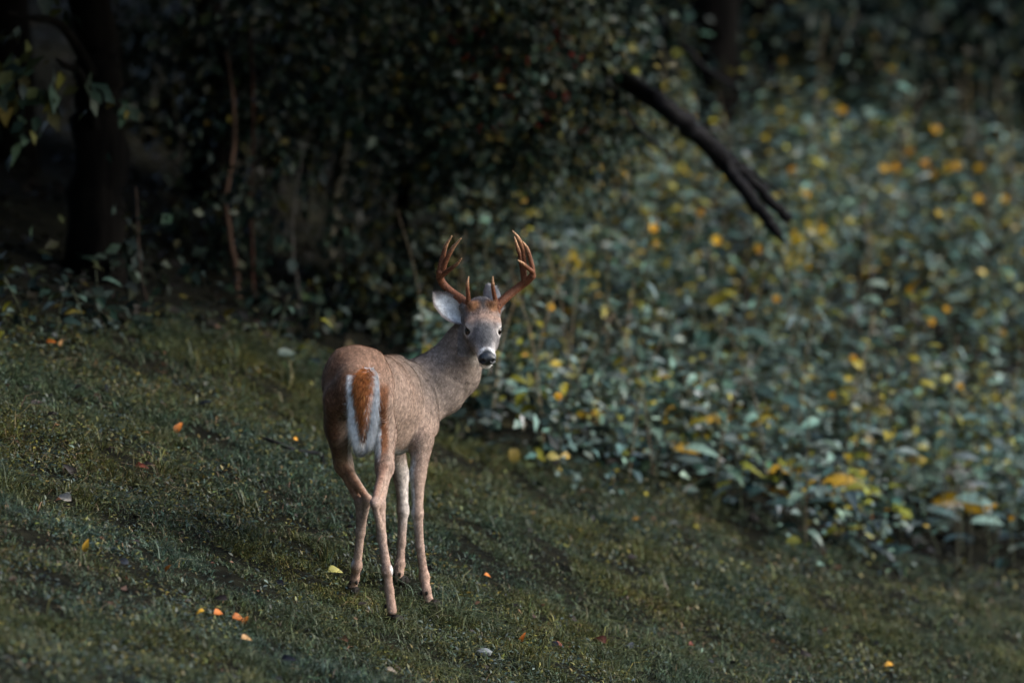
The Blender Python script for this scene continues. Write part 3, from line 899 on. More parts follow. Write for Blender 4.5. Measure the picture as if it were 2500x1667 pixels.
# --- ears: cupped, haired
def ear(outline_mid, halfw, facing, col_in, col_out, cup):
    """outline_mid: points base->tip (world), halfw: half widths; facing: normal of the open side"""
    mid_ = catmull(outline_mid, 5); n = len(mid_)
    hw = np.interp(np.linspace(0, 1, n), np.linspace(0, 1, len(halfw)), halfw)
    T = np.gradient(mid_, axis=0); T /= np.linalg.norm(T, axis=1)[:, None]
    fc = facing - T * (T @ facing)[:, None]; fc /= np.linalg.norm(fc, axis=1)[:, None]
    sd = np.cross(T, fc)
    ms = np.linspace(-1, 1, 13)
    rows = []; C = []
    for layer, (thick, col) in enumerate(((0, col_in), (-.004, col_out))):
        V = mid_[:, None] + sd[:, None] * (hw[:, None] * ms)[:, :, None] + fc[:, None] * ((cup * hw[:, None] * (np.abs(ms)**1.8 - .45)) + thick * (1 - np.abs(ms)**6))[:, :, None]
        rows.append(V.reshape(-1, 3))
        edge = sstep(.60, .92, np.abs(ms))
        cc = np.array(col)[None, None] * np.ones((n, 13, 1))
        if layer == 0:
            cc = cc * (1 - edge[None, :, None]) + np.array([.16, .13, .12]) * edge[None, :, None]
            tp = sstep(.72, .95, np.linspace(0, 1, n))[:, None, None]
            cc = cc * (1 - tp) + np.array([.17, .15, .145]) * tp
        C.append(cc.reshape(-1, 3))
    i = np.arange(n - 1)[:, None] * 13; j = np.arange(12)[None]
    F0 = np.stack([i + j, i + j + 1, i + 13 + j + 1, i + 13 + j], -1).reshape(-1, 4)
    o = n * 13
    F1 = F0[:, ::-1] + o
    def strip(a): return np.stack([a[:-1], a[:-1] + o, a[1:] + o, a[1:]], -1)
    F2 = np.concatenate([strip(np.arange(n) * 13), strip(np.arange(n) * 13 + 12)[:, ::-1], strip((n - 1) * 13 + np.arange(13))])
    return np.vstack(rows), np.concatenate([F0, F1, F2]), np.vstack(C), o
toward = ORG - HO; toward /= np.linalg.norm(toward)
eV, eF, eC, eo = ear([A_(1136, 782, .055), A_(1118, 768, .05), A_(1098, 752, .05), A_(1076, 732, .055), A_(1060, 713, .065)], [.018, .040, .046, .034, .004],
                 toward + np.array([.25, 0, .15]), (.62, .64, .64), (.18, .15, .135), .55)
build('ear', eV - DOFF, eF, M_COAT, deer, eC)
EN = vnormals(eV, eF)
tip_dir = A_(1060, 713, .065) - A_(1136, 782, .055)
ear_c = A_(1112, 772, .05)
fm = eF[(eF < eo).all(1)]
en2 = EN.copy()
if (EN[:eo] @ toward).mean() < 0: en2 = -EN
fur('ear_hair', eV, fm, en2, eC, 6000, lambda p: np.full(len(p), .009), .0011, lambda p, n: (p - ear_c), .16, .6, parent=deer)
eV, eF, eC, eo = ear([A_(1203, 764, .06), A_(1200, 745, .065), A_(1197, 725, .075), A_(1193, 706, .085), A_(1189, 694, .09)], [.022, .037, .039, .030, .008],
                 np.array([.55, .0, .1]) + toward * -.9, (.40, .40, .40), (.42, .40, .39), .35)
build('ear', eV - DOFF, eF, M_COAT, deer, eC)
EN = vnormals(eV, eF)
fm = eF[(eF >= eo).all(1)]
en2 = EN if (EN[eo:] @ toward).mean() > 0 else -EN
fur('ear_hair', eV, fm, en2, eC, 2500, lambda p: np.full(len(p), .008), .0011, lambda p, n: np.tile(hu + 0.0, (len(p), 1)), .2, .35, parent=deer)

# --- tail: rusty blade with white fringe hanging over the white rump
tl = catmull([list(H(886, 898, -.145)), list(H(886, 930, -.195)), list(H(886, 980, -.222)), list(H(886, 1030, -.225)), list(H(886, 1066, -.215))], 10)
n = len(tl); tt = np.linspace(0, 1, n)
hw = np.interp(tt, [0, .12, .35, .7, .92, 1], [.026, .033, .030, .015, .005, .002])
ths = np.linspace(0, 2 * np.pi, 24, endpoint=False)
V = tl[:, None] + BR[None, None] * (hw[:, None] * np.cos(ths))[:, :, None] + (-BF)[None, None] * (hw[:, None] * .42 * np.sin(ths))[:, :, None]
backness = np.sin(ths)[None] * np.ones((n, 1))
lat = np.abs(np.cos(ths))[None] * np.ones((n, 1))
rust = np.array([.33, .115, .036]); wht = np.array([.80, .82, .83])
wedge = sstep(.86, .98, lat + .05 * tt[:, None])
wedge = np.where(backness < -.1, 1, wedge)
TC = rust * (1 - wedge[..., None]) + wht * wedge[..., None]
dk = np.exp(-(np.cos(ths) / .18)**2)[None, :, None] * sstep(.3, .9, tt)[:, None, None] * (backness > 0)[..., None]
TC = TC * (1 - .72 * dk)
TV = V.reshape(-1, 3); TC = TC.reshape(-1, 3)
i = np.arange(n - 1)[:, None] * 24; j = np.arange(24)[None]; j2 = (j + 1) % 24
TF = np.stack([i + j, i + j2, i + 24 + j2, i + 24 + j], -1).reshape(-1, 4)
TN = vnormals(TV, TF)
cen = np.repeat(tl, 24, axis=0)
if ((TV - cen) * TN).sum() < 0: TF = TF[:, ::-1]; TN = -TN
tail = build('tail', TV - DOFF, TF, M_COAT, deer, TC)
def tflow(p, n):
    d = np.tile(np.array([0, 0, -1.0]), (len(p), 1))
    side = (p - H(886, 980, -.2)) @ BR
    return d + BR * (side * 3)[:, None]
fur('tail_hair', TV, TF, TN, TC, 17000, lambda p: np.full(len(p), .030), .0015, tflow, .24, .55, parent=deer)
# white fringe and rump fluff behind the tail
wv = []; 
fr_n = 6000
t_ = rng.random(fr_n)
side = rng.choice([-1, 1], fr_n)
ctr = np.stack([np.interp(t_, tt, tl[:, c]) for c in range(3)], -1)
whw = np.interp(t_, [0, .12, .35, .7, 1], [.030, .044, .048, .044, .022])
root = ctr + BR * (side * whw * (.66 + .38 * rng.random(fr_n)))[:, None] + BF * (-.006 + .028 * rng.random(fr_n))[:, None]
d = np.array([0, 0, -1.0]) + BR * (side * (.02 + .14 * rng.random(fr_n)))[:, None] + .10 * rng.standard_normal((fr_n, 3))
L = (.030 + .03 * rng.random(fr_n))[:, None]
s = np.cross(d, -BF); s /= np.linalg.norm(s, axis=1)[:, None]
W = (.0012 * (.6 + .8 * rng.random(fr_n)))[:, None]
V = np.stack([root - s * W / 2, root + s * W / 2, root + d * L], 1).reshape(-1, 3)
C = np.repeat(np.array([.80, .82, .83]) * np.exp(.18 * rng.standard_normal((fr_n, 1))), 3, axis=0)
nn = np.repeat(np.tile(-BF * .9 + np.array([.0, 0, .2]), (fr_n, 1)), 3, axis=0)
build('tail_fringe', V - DOFF, np.arange(3 * fr_n).reshape(-1, 3), M_COAT, deer, np.clip(C, 0, .88), False)

# --- hooves and dewclaws
m_hoof = noise_mat('hoof_horn', (.008, .007, .006), (.025, .02, .017), 90, .7, .3, 120, .15)
def hoof(foot, fwd, top):
    fwd = fwd - np.array([0, 0, fwd[2]]); fwd /= np.linalg.norm(fwd)
    rt = np.cross(fwd, np.array([0, 0, 1.0]))
    for sg in (-1, 1):
        b0 = foot + rt * (sg * .0105)
        prof = [(-.026, .000), (.040, .000), (.046, .006), (.020, .030), (-.012, .036), (-.026, .022)]
        Vh = []
        for o_, wsc in ((-.010, .85), (-.006, 1), (.006, 1), (.010, .85)):
            for (f_, z_) in prof:
                Vh.append(b0 + rt * o_ + fwd * (f_ * wsc) + np.array([0, 0, z_ * (1 if wsc == 1 else .93) + .001]))
        m_ = len(prof); Fh = []
        for a in range(3):
            for q in range(m_):
                Fh.append((a * m_ + q, a * m_ + (q + 1) % m_, (a + 1) * m_ + (q + 1) % m_, (a + 1) * m_ + q))
        caps = [tuple(range(m_))[::-1], tuple(3 * m_ + np.arange(m_))]
        ob = build('hoof', np.array(Vh) - DOFF, [np.array(Fh), np.array(caps)], m_hoof, deer, None, False)
        # dewclaw
        ball_mesh('dewclaw', top + rt * (sg * .011) - fwd * .014 + np.array([0, 0, -.002]), np.stack([rt, fwd, np.array([0, 0, 1.0])]), (.0045, .006, .0075), m_hoof, deer, DOFF, 10, 7)
hoof(FT['LH'], BF + BR * .0, P(866, 1420, yLH - .02))
hoof(P(963, 1524, yRH - .0), BF + BR * .3, P(953, 1478, yRH + .01))
hoof(FT['LF'], BF + BR * .2, P(974, 1400, yLF - .01))
hoof(P(1057, 1487, yRF), BF + BR * .35, P(1041, 1445, yRF))

# --- whiskers under the chin
wa = Acc()
for k in range(26):
    st_ = HD(rng.uniform(-.022, .022), rng.uniform(.09, .14), rng.uniform(-.05, -.035))
    dd = np.array([rng.uniform(-.2, .9), rng.uniform(-.6, .1), rng.uniform(-1.0, -.4)]); dd /= np.linalg.norm(dd)
    l_ = rng.uniform(.02, .05)
    add_tube(wa, np.array([st_, st_ + dd * l_ * .5, st_ + dd * l_ + np.array([0, 0, -.006])]), [.0004, .0003, .0001], (.55, .55, .55), 4)
wa.build('whiskers', M_COAT, deer, DOFF)

# ------------------------------------------------------------------ woodland
W_GREEN = [(0.0105, 0.0210, 0.0158), (0.0142, 0.0240, 0.0188), (0.0195, 0.0255, 0.0135), (0.0450, 0.0390, 0.0090), (0.0900, 0.0675, 0.0120)]  # greens kept darker than real leaves, putting the wood's shade into the colour

def twig_leaves(cent, rad, ntw, nlf, size, pal, wts, droop=0.5, tmpl=LEAF_S, shell=0.35, twl=0.28, acc=None, twcol=(0.5, 0.45, 0.4), twigs=None):
    """leaves along short hanging twigs that fill an ellipsoid; returns leaf arrays"""
    cent = np.asarray(cent, float); rad = np.asarray(rad, float)
    u = unit(ntw) * (shell + (1 - shell) * rng.random((ntw, 1)) ** 0.6)
    # uneven outline
    bump = 1 + 0.22 * np.sin(3.1 * u[:, :1] * 3 + 1.0) * np.sin(2.7 * u[:, 2:3] * 3 + cent[0] * 5)
    b = cent + u * rad * bump
    d = unit(ntw) * 0.8 + u * 0.8 + np.array([0, 0, -droop])
    d /= np.linalg.norm(d, axis=1)[:, None]
    L = twl * (0.5 + rng.random(ntw))
    if twigs is not None:
        for k in range(0, ntw, 3):
            add_tube(twigs, np.array([b[k], b[k] + d[k] * L[k] * .5 + [0, 0, -.01], b[k] + d[k] * L[k] + [0, 0, -.05 * droop]]), [.0028, .0022, .001], twcol, 4)
    t = rng.random((ntw, nlf))
    pos = b[:, None] + d[:, None] * (L[:, None] * t)[:, :, None] + 0.018 * rng.standard_normal((ntw, nlf, 3))
    pos[:, :, 2] -= 0.05 * droop * t * t
    n = ntw * nlf
    pos = pos.reshape(-1, 3)
    dr = np.repeat(d, nlf, axis=0) * 0.5 + unit(n) * 0.8 + np.array([0, 0, -0.25])
    nm = unit(n) * 0.75 + np.array([0.1, -0.35, 0.8])
    c = mixcols(pal, wts, n, 0.3)
    return scatter(tmpl, pos, frames(dr, nm), size * (0.55 + 0.9 * rng.random(n)), c)

def woody(name, label, base, path, r0, r1, crowns, leaf, pal=W_GREEN, wts=(3, 3, 2, .5, .1), limbs=True, cat='tree', group=None, tint=(.7, .7, .7), nlf=9, droop=.5, twigs=True, mat=None, twl=.28, extra=None, tmpl=LEAF_S):
    base = np.asarray(base, float)
    root = empty(name, base)
    tag(root, label, cat, group)
    a = Acc()
    pts = catmull([list(base + np.array([0, 0, -.15]))] + [list(q) for q in path], 6)
    t = np.linspace(0, 1, len(pts))
    add_tube(a, pts + 0.012 * r0 / .1 * rng.standard_normal(pts.shape) * np.minimum(1, t * 5)[:, None], r0 * (1 - t) ** .8 * 1.0 + r1 * t + .35 * r0 * np.exp(-t * 18), np.array(tint) * np.ones((1,)), 12, .05, int(abs(base[0]) * 100))
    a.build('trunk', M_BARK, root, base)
    fol = Acc(); tw = Acc()
    for c in crowns:
        far = len(c) > 4 or tmpl is LEAF_T
        cen, rad, ntw = np.asarray(c[0], float), np.asarray(c[1], float), c[2]
        sz = c[3] if len(c) > 3 else leaf
        if limbs:
            p0 = pts[np.argmin(np.abs(pts[:, 2] - (cen[2] - .35 * np.linalg.norm((cen - base)[:2]))))]
            m_ = (p0 + cen) / 2 + np.array([0, 0, .12 * np.linalg.norm(cen - p0)])
            lb = Acc()
            cl = catmull([p0, m_, cen, cen + (cen - m_) * .5], 5)
            add_tube(lb, cl, np.linspace(r0 * .22, r0 * .04 + .002, len(cl)), tint, 7, .05, 5)
            lb.build('limb', M_BARK, root, base)
        V, F, C = twig_leaves(cen, rad, ntw, nlf, sz, pal, wts, droop, twl=twl, twigs=tw if twigs else None, tmpl=LEAF_T if far else tmpl)
        fol.add(V, F, C)
    if crowns:
        fol.build('crown', mat or M_WOODLEAF, root, base)
        if twigs and tw.n: tw.build('twigs', M_BARK, root, base)['kind'] = 'stuff'
    return root

def at_depth(xd, yd, Y): return P(xd * K, yd * K, Y)

# --- the black trunk at the left with its yellowing spray of leaves
b1 = at_depth(225, 640, 4.6); b1[2] = ground(b1[0], b1[1])
tr1 = woody('broad_tree', 'broad black tree trunk at far left with yellowing leaf sprays', b1,
      [at_depth(222, 400, 4.6), at_depth(228, 200, 4.65), at_depth(215, 0, 4.7), b1 + np.array([-.1, .2, 3.4]), b1 + np.array([.1, .5, 7.0])], .115, .05,
      [(at_depth(60, 40, 3.9), (.28, .25, .30), 10, .085), (at_depth(150, 150, 3.8), (.10, .15, .12), 4, .085),
       (b1 + np.array([-.8, .3, 2.75]), (2.2, 1.9, .75), 1300, .17, 1), (b1 + np.array([-.5, -2.2, 2.9]), (2.4, 1.6, .6), 1200, .17, 1), (b1 + np.array([1.4, -1.2, 2.9]), (1.6, 1.5, .55), 900, .16, 1), (b1 + np.array([1.2, .4, 2.7]), (1.6, 1.7, .75), 1000, .16, 1), (b1 + np.array([2.0, 1.5, 2.8]), (.9, 1.3, .6), 700, .15, 1), (np.array([.8, 4.9, 3.6]), (.9, 1.5, .7), 1200, .15, 1), (np.array([.2, 3.6, 3.7]), (1.0, 1.2, .6), 800, .15, 1)],  # wide lobes above the frame are added to block sun and sky
      .08, [(0.024, 0.040, 0.028), (0.045, 0.050, 0.018), (0.08, 0.072, 0.016)], (3, 1.5, .8), nlf=8, twigs=False)

# --- berry shrub hanging over the hollow, its crown made of several lobes
b2 = at_depth(905, 700, 6.6); b2[2] = ground(b2[0], b2[1])
crn = [(at_depth(1010, 130, 6.3), (.52, .50, .36), 330), (at_depth(1210, 170, 6.2), (.40, .45, .42), 330), (at_depth(1330, 225, 6.3), (.24, .35, .24), 150),
       (at_depth(1110, 300, 6.4), (.36, .45, .18), 150), (at_depth(880, 260, 6.8), (.30, .4, .30), 90), (at_depth(1000, 20, 6.6), (.7, .6, .35), 240),
       (at_depth(1290, 40, 6.6), (.35, .5, .30), 170), (at_depth(1400, 310, 6.5), (.12, .2, .10), 26), (at_depth(1000, 470, 6.5), (.35, .3, .20), 60),
       (at_depth(1060, 600, 6.2), (.18, .3, .16), 45), (at_depth(930, 640, 6.0), (.26, .3, .16), 60)]
sh = woody('berry_shrub', 'small-leaved shrub with red berries arching over the dark hollow behind the deer', b2,
      [b2 + np.array([.05, .0, .5]), at_depth(960, 400, 6.7), at_depth(1050, 200, 6.6), at_depth(1180, 60, 6.6)], .035, .012, crn, .040,
      [(0.022, 0.040, 0.030), (0.030, 0.047, 0.036), (0.045, 0.047, 0.018), (0.10, 0.085, 0.018), (.18, .14, .04)], (3, 3, 1.6, .6, .12), nlf=10, cat='shrub', twl=.20)
ba = Acc()
ico = np.array([(0, 0, 1), (.894, 0, .447), (.276, .851, .447), (-.724, .526, .447), (-.724, -.526, .447), (.276, -.851, .447), (.724, .526, -.447), (-.276, .851, -.447), (-.894, 0, -.447), (-.276, -.851, -.447), (.724, -.526, -.447), (0, 0, -1)])
icf = np.array([(0, 1, 2), (0, 2, 3), (0, 3, 4), (0, 4, 5), (0, 5, 1), (1, 6, 2), (2, 7, 3), (3, 8, 4), (4, 9, 5), (5, 10, 1), (6, 7, 2), (7, 8, 3), (8, 9, 4), (9, 10, 5), (10, 6, 1), (11, 7, 6), (11, 8, 7), (11, 9, 8), (11, 10, 9), (11, 6, 10)])
for k in range(46):
    q = at_depth(rng.uniform(1000, 1340), rng.uniform(60, 300), 5.85 + .15 * rng.random())
    for j in range(rng.integers(1, 4)):
        ba.add(q + .014 * rng.standard_normal(3) + ico * .0065, icf, (.22, .012, .010))
bo = ba.build('berries', M_PETAL, sh, b2); bo['kind'] = 'stuff'

# --- leaning pale-barked trunk in the hollow, and thin stems
def stem_thing(name, label, pts, r0, r1, tint, crowns=(), cat='sapling', leaf=.05, **kw):
    pts = [np.asarray(q, float) for q in pts]
    pts[0][2] = ground(pts[0][0], pts[0][1])
    return woody(name, label, pts[0], pts[1:], r0, r1, list(crowns), leaf, limbs=False, cat=cat, tint=tint, **kw)
stem_thing('leaning_tree', 'slender leaning trunk with pale lichen patches behind the berry shrub', [at_depth(745, 700, 7.3), at_depth(772, 430, 7.2), at_depth(795, 310, 7.2), at_depth(830, 120, 7.2), at_depth(860, -60, 7.2)], .030, .018, (16, 17, 15), [(at_depth(820, 60, 7.2), (.4, .5, .3), 60)], 'tree')
stem_thing('crooked_sapling', 'crooked pale brown stem in the dark hollow left of the deer', [at_depth(546, 700, 5.3), at_depth(543, 640, 5.3), at_depth(528, 540, 5.3), at_depth(520, 440, 5.35), at_depth(540, 300, 5.4), at_depth(520, 120, 5.5)], .013, .006, (14, 9.5, 7.5), [(at_depth(520, 300, 5.5), (.2, .3, .3), 14), (at_depth(600, 60, 5.6), (.4, .4, .3), 40)])
stem_thing('red_sapling', 'straight thin reddish stem beside the crooked sapling', [at_depth(578, 720, 5.6), at_depth(580, 600, 5.6), at_depth(574, 470, 5.6), at_depth(582, 300, 5.7), at_depth(575, 60, 5.8)], .008, .004, (11, 6, 5), [(at_depth(640, 200, 5.8), (.3, .3, .2), 24)])
stem_thing('grey_sapling', 'thin grey twig slanting up just left of the deer', [at_depth(705, 770, 5.4), at_depth(690, 700, 5.4), at_depth(672, 570, 5.4), at_depth(676, 470, 5.5), at_depth(700, 330, 5.6)], .007, .003, (11, 11, 11), [(at_depth(690, 430, 5.6), (.16, .2, .2), 10)])
stem_thing('bent_sapling', 'thin bent twig rising from the turf edge near left trunk', [at_depth(350, 760, 4.0), at_depth(338, 700, 4.0), at_depth(325, 640, 4.0), at_depth(318, 560, 4.1), at_depth(312, 430, 4.2)], .006, .003, (10, 8, 7), [(at_depth(320, 560, 4.1), (.10, .15, .12), 10)], leaf=.06)

# --- trees deeper in the wood: dark trunks, crowns overhead close the canopy
deep = [('tall_tree', 'dark upright trunk standing in weeds at the top right', (2092, 300, 15.0), .075, [((.3, .2, 5.0), (2.6, 2.4, 1.6), 420), ((-1.6, -.6, 4.4), (1.8, 1.8, 1.2), 260)]),
        ('tall_tree', 'dark trunk in the shade above the fallen limb', (1625, 270, 14.0), .13, [((.0, .5, 5.0), (2.8, 2.4, 1.6), 420), ((-1.8, -1.4, 4.6), (2.0, 2.0, 1.3), 320)]),
        ('tall_tree', 'black trunk between the crooked sapling and the berry shrub', (690, 640, 9.0), .14, [((.0, -1.0, 4.2), (2.6, 2.6, 1.5), 520), ((.3, 0.9, 4.6), (2.0, 2.2, 1.4), 400)]),
        ('tall_tree', 'black trunk left of the crooked sapling', (470, 640, 7.6), .10, [((.0, -.5, 4.0), (2.4, 2.4, 1.4), 520), ((-1.5, 1.0, 4.4), (2.2, 2.2, 1.4), 400)]),
        ('tall_tree', 'black trunk at the very left edge of the photo', (15, 560, 7.0), .12, [((-1.0, .5, 4.2), (3.0, 3.0, 1.6), 620), ((-3.0, -2.5, 4.0), (2.6, 2.6, 1.6), 460)]),
        ('tall_tree', 'dark trunk at the top right corner beside the weeds', (2320, 250, 17.0), .11, [((.6, .0, 4.6), (3.0, 2.6, 1.6), 420), ((2.4, -2.0, 4.4), (2.2, 2.2, 1.4), 260)]),
        ('tall_tree', 'dark thin trunk above the middle of the fallen limb', (1760, 240, 17.0), .06, [((.0, .5, 4.6), (2.6, 2.6, 1.5), 420)])]
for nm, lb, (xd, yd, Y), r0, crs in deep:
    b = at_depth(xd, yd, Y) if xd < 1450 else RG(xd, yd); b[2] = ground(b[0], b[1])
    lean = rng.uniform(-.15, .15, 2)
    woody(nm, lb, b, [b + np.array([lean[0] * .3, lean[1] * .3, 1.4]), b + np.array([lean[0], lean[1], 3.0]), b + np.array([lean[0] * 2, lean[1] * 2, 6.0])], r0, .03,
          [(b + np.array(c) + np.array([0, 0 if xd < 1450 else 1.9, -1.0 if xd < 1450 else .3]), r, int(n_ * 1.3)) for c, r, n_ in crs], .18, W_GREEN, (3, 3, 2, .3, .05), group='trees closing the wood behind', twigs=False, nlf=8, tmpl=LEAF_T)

for k_, (x_, y_) in enumerate([(-2.6, 10.5), (-.5, 12.5), (-4.4, 9.0), (-1.4, 16.5), (-1.0, 9.0)]):  # trees added so their low dense crowns shade the ground behind
    b = np.array([x_, y_, float(ground(x_, y_))])
    woody('added_shade_tree', ['slim tree added to shade the black depth of the left wood', 'slim tree added for shade behind the leaning trunk', 'tree added for shade beyond the left border', 'hidden tree added for shade high on the wooded slope', 'slim tree added for shade behind the berry shrub'][k_], b, [b + np.array([.05, 0, 1.2]), b + np.array([.1, .1, 2.6]), b + np.array([.2, 0, 5.0])], .07, .03,
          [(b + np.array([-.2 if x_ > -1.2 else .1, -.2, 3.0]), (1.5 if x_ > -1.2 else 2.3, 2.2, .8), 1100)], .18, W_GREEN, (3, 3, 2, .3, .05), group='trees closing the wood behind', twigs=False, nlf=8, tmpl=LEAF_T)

# --- trees added out of frame, left, right and behind, to block light
for k_, (x_, y_, hgt, rr, nn_) in enumerate([(-5.2, -3.5, 6.0, 2.6, 620), (-5.6, 1.0, 6.0, 2.8, 700), (-7.5, -8.5, 7.0, 3.0, 620), (-8.8, -1.5, 8.5, 3.2, 620), (-4.6, 5.0, 5.0, 2.4, 640), (-9.5, -15.0, 9.0, 3.4, 560), (-5.5, -35.0, 11.0, 4.0, 560), (3.0, -41.0, 11.0, 4.2, 560), (-3.9, -9.0, 8.0, 3.0, 700), (-4.6, -19.0, 9.5, 3.3, 640), (5.2, 13.5, 6.5, 2.4, 560), (3.4, 17.5, 6.0, 2.8, 560)]):
    b = np.array([x_, y_, float(ground(x_, y_))])
    woody('light_blocker_tree', ['tree', 'leaning tree', 'tall tree', 'old tree', 'bushy tree', 'far tree', 'tree behind the photographer', 'second tree behind the photographer', 'broad tree left of the line of sight', 'second broad tree left of the line of sight', 'tree beyond the right border', 'tree above the top right corner'][k_] + ' added out of frame to block light', b, [b + np.array([.1, 0, hgt * .3]), b + np.array([.2, .1, hgt * .7]), b + np.array([.3, 0, hgt * 1.1])], .16, .04,
          [(b + np.array([.2, 0, hgt * .62]), (rr, rr, hgt * .36), nn_), (b + np.array([-.2, .3, hgt * (.25 if y_ > -8 or x_ < -5 else .55)]), (rr * .7, rr * .7, hgt * .22), nn_ // 2)], .24, W_GREEN, (3, 3, 2, .3, .05), group='trees added to block light', twigs=False, nlf=10, twl=.5, tmpl=LEAF_T)

# --- undergrowth of the wood: dim leafy shrubs, each its own
def bush(label, xd, yd, Y, lobes_, leaf, pal=W_GREEN, wts=(3, 3, 2, .5, .1), name='woodland_shrub', nlf=9, twl=.22, cat='shrub'):
    if xd > 1500: Y = RG(xd, yd)[1]
    b = at_depth(xd, yd, Y); b[2] = ground(b[0], b[1])
    lobes = lobes_
    cs = [(at_depth(x_, y_, Y + dy_), r_, n_) for x_, y_, dy_, r_, n_ in lobes]
    top = np.mean([c[0] for c in cs], axis=0)
    return woody(name, label, b, [(b + top) / 2 + np.array([.03, 0, .05]), top], .012, .005, cs, leaf, pal, wts, cat=cat, nlf=nlf, twl=twl)
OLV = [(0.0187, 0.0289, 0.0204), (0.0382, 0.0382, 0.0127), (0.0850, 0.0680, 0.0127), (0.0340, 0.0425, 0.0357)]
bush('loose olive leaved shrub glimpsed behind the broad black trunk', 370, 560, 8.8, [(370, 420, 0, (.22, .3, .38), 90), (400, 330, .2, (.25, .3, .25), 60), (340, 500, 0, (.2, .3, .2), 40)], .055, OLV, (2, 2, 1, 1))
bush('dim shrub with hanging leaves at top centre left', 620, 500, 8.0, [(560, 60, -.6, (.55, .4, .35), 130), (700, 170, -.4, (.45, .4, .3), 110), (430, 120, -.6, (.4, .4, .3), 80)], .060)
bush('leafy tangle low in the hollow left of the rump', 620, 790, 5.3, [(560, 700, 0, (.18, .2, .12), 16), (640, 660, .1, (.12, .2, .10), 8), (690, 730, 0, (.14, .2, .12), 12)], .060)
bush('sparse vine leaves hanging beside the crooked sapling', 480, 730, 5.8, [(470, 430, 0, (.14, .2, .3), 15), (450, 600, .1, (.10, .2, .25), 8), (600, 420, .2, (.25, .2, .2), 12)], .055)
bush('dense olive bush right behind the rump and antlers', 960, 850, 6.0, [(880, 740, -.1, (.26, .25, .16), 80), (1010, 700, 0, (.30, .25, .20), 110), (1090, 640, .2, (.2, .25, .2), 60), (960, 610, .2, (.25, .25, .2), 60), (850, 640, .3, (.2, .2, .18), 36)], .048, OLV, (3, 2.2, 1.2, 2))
bush('grey green bush under the top right trees', 1960, 300, 15.5, [(1950, 110, 0, (.5, .5, .35), 90), (2080, 60, .2, (.6, .5, .3), 80), (1850, 170, .2, (.35, .4, .2), 50)], .075)
bush('dark bush in the shade left of the top right trunk', 1760, 220, 16.0, [(1740, 60, 0, (.7, .5, .35), 70), (1560, 90, 0, (.5, .5, .4), 70)], .07)
bush('dark bush filling the top right corner', 2300, 260, 12, [(2290, 110, 0, (.4, .4, .3), 90), (2200, 60, .1, (.4, .4, .25), 80), (2340, 200, 0, (.25, .3, .2), 50)], .07)
bush('dim leafy bush left of the dark trunk above the limb', 1530, 240, 12, [(1500, 60, 0, (.3, .4, .3), 70), (1440, 150, .2, (.2, .3, .25), 40), (1600, 120, .3, (.3, .3, .2), 50)], .06)
bush('grey green bush behind the thin trunk at top right', 2010, 290, 12, [(1990, 200, 0, (.35, .3, .15), 60), (2130, 210, .1, (.3, .3, .14), 50), (1880, 220, .0, (.25, .3, .12), 40)], .06, [(.03, .045, .038), (.045, .055, .04), (.06, .06, .02)], (2, 1, .5))
bush('pale leaved branch tips beyond the fallen limb', 1560, 250, 10.5, [(1530, 110, 0, (.16, .2, .10), 16), (1650, 200, .1, (.12, .2, .08), 10)], .065, [(0.05, .075, .06), (.09, .10, .06)], (2, 1))

# leaf litter under the trees
N = 26000
x = rng.uniform(-5, 6, N); y = rng.uniform(3, 26, N)
p = np.stack([x, y, ground(x, y)], -1)
m = in_view(p, 350, 120) & (y > edge_y(x) + .1); p = p[m]; N = len(p)
p[:, 2] += .01 + .03 * rng.random(N)
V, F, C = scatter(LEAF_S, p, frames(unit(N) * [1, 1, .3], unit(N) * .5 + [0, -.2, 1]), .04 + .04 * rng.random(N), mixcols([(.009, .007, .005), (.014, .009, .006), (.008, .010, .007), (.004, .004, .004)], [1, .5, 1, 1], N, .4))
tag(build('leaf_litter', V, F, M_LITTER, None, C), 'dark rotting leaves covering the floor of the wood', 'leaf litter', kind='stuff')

N = 24000
x = rng.uniform(-3.4, .3, N); y = rng.uniform(1.0, 9.5, N)
q = np.stack([x, y, ground(x, y)], -1)
off_ = y - edge_y(x)
m = in_view(q, 300, 60) & (off_ > -.15 + .35 * rng.random(N)) & (rng.random(N) < np.exp(-np.maximum(0, off_) / .55)) & (rng.random(N) < .6 + .5 * vnoise(x, y, 4, 91))
q = q[m]; N = len(q)
hh = rng.random(N) ** 1.3
q[:, 2] += .015 + hh * (.14 + .12 * np.clip(off_[m], 0, 1.2))
V, F, C = scatter(LEAF_S, q, frames(unit(N) * [1, 1, .5] + [0, 0, -.1], unit(N) * .7 + [.1, -.45, 1]), .030 + .05 * rng.random(N), mixcols([(0.015, 0.027, 0.022), (0.021, 0.034, 0.026), (0.032, 0.036, 0.016), (0.07, 0.06, 0.012)], (3, 2.4, 1.2, .25), N, .35))
tag(build('wood_undergrowth', V, F, M_WOODLEAF, None, C), 'dark low undergrowth along the foot of the left wood', 'undergrowth', kind='stuff')

# ------------------------------------------------------------------ weeds of the bank
WP = [(0.0715, 0.1252, 0.1037), (0.1030, 0.1631, 0.1393), (0.1430, 0.1820, 0.1512), (0.1687, 0.1572, 0.0178), (0.3003, 0.2184, 0.0119), (0.0343, 0.0670, 0.0608)]
WW = (3, 3, 2.0, 1.9, .7, 2.6)

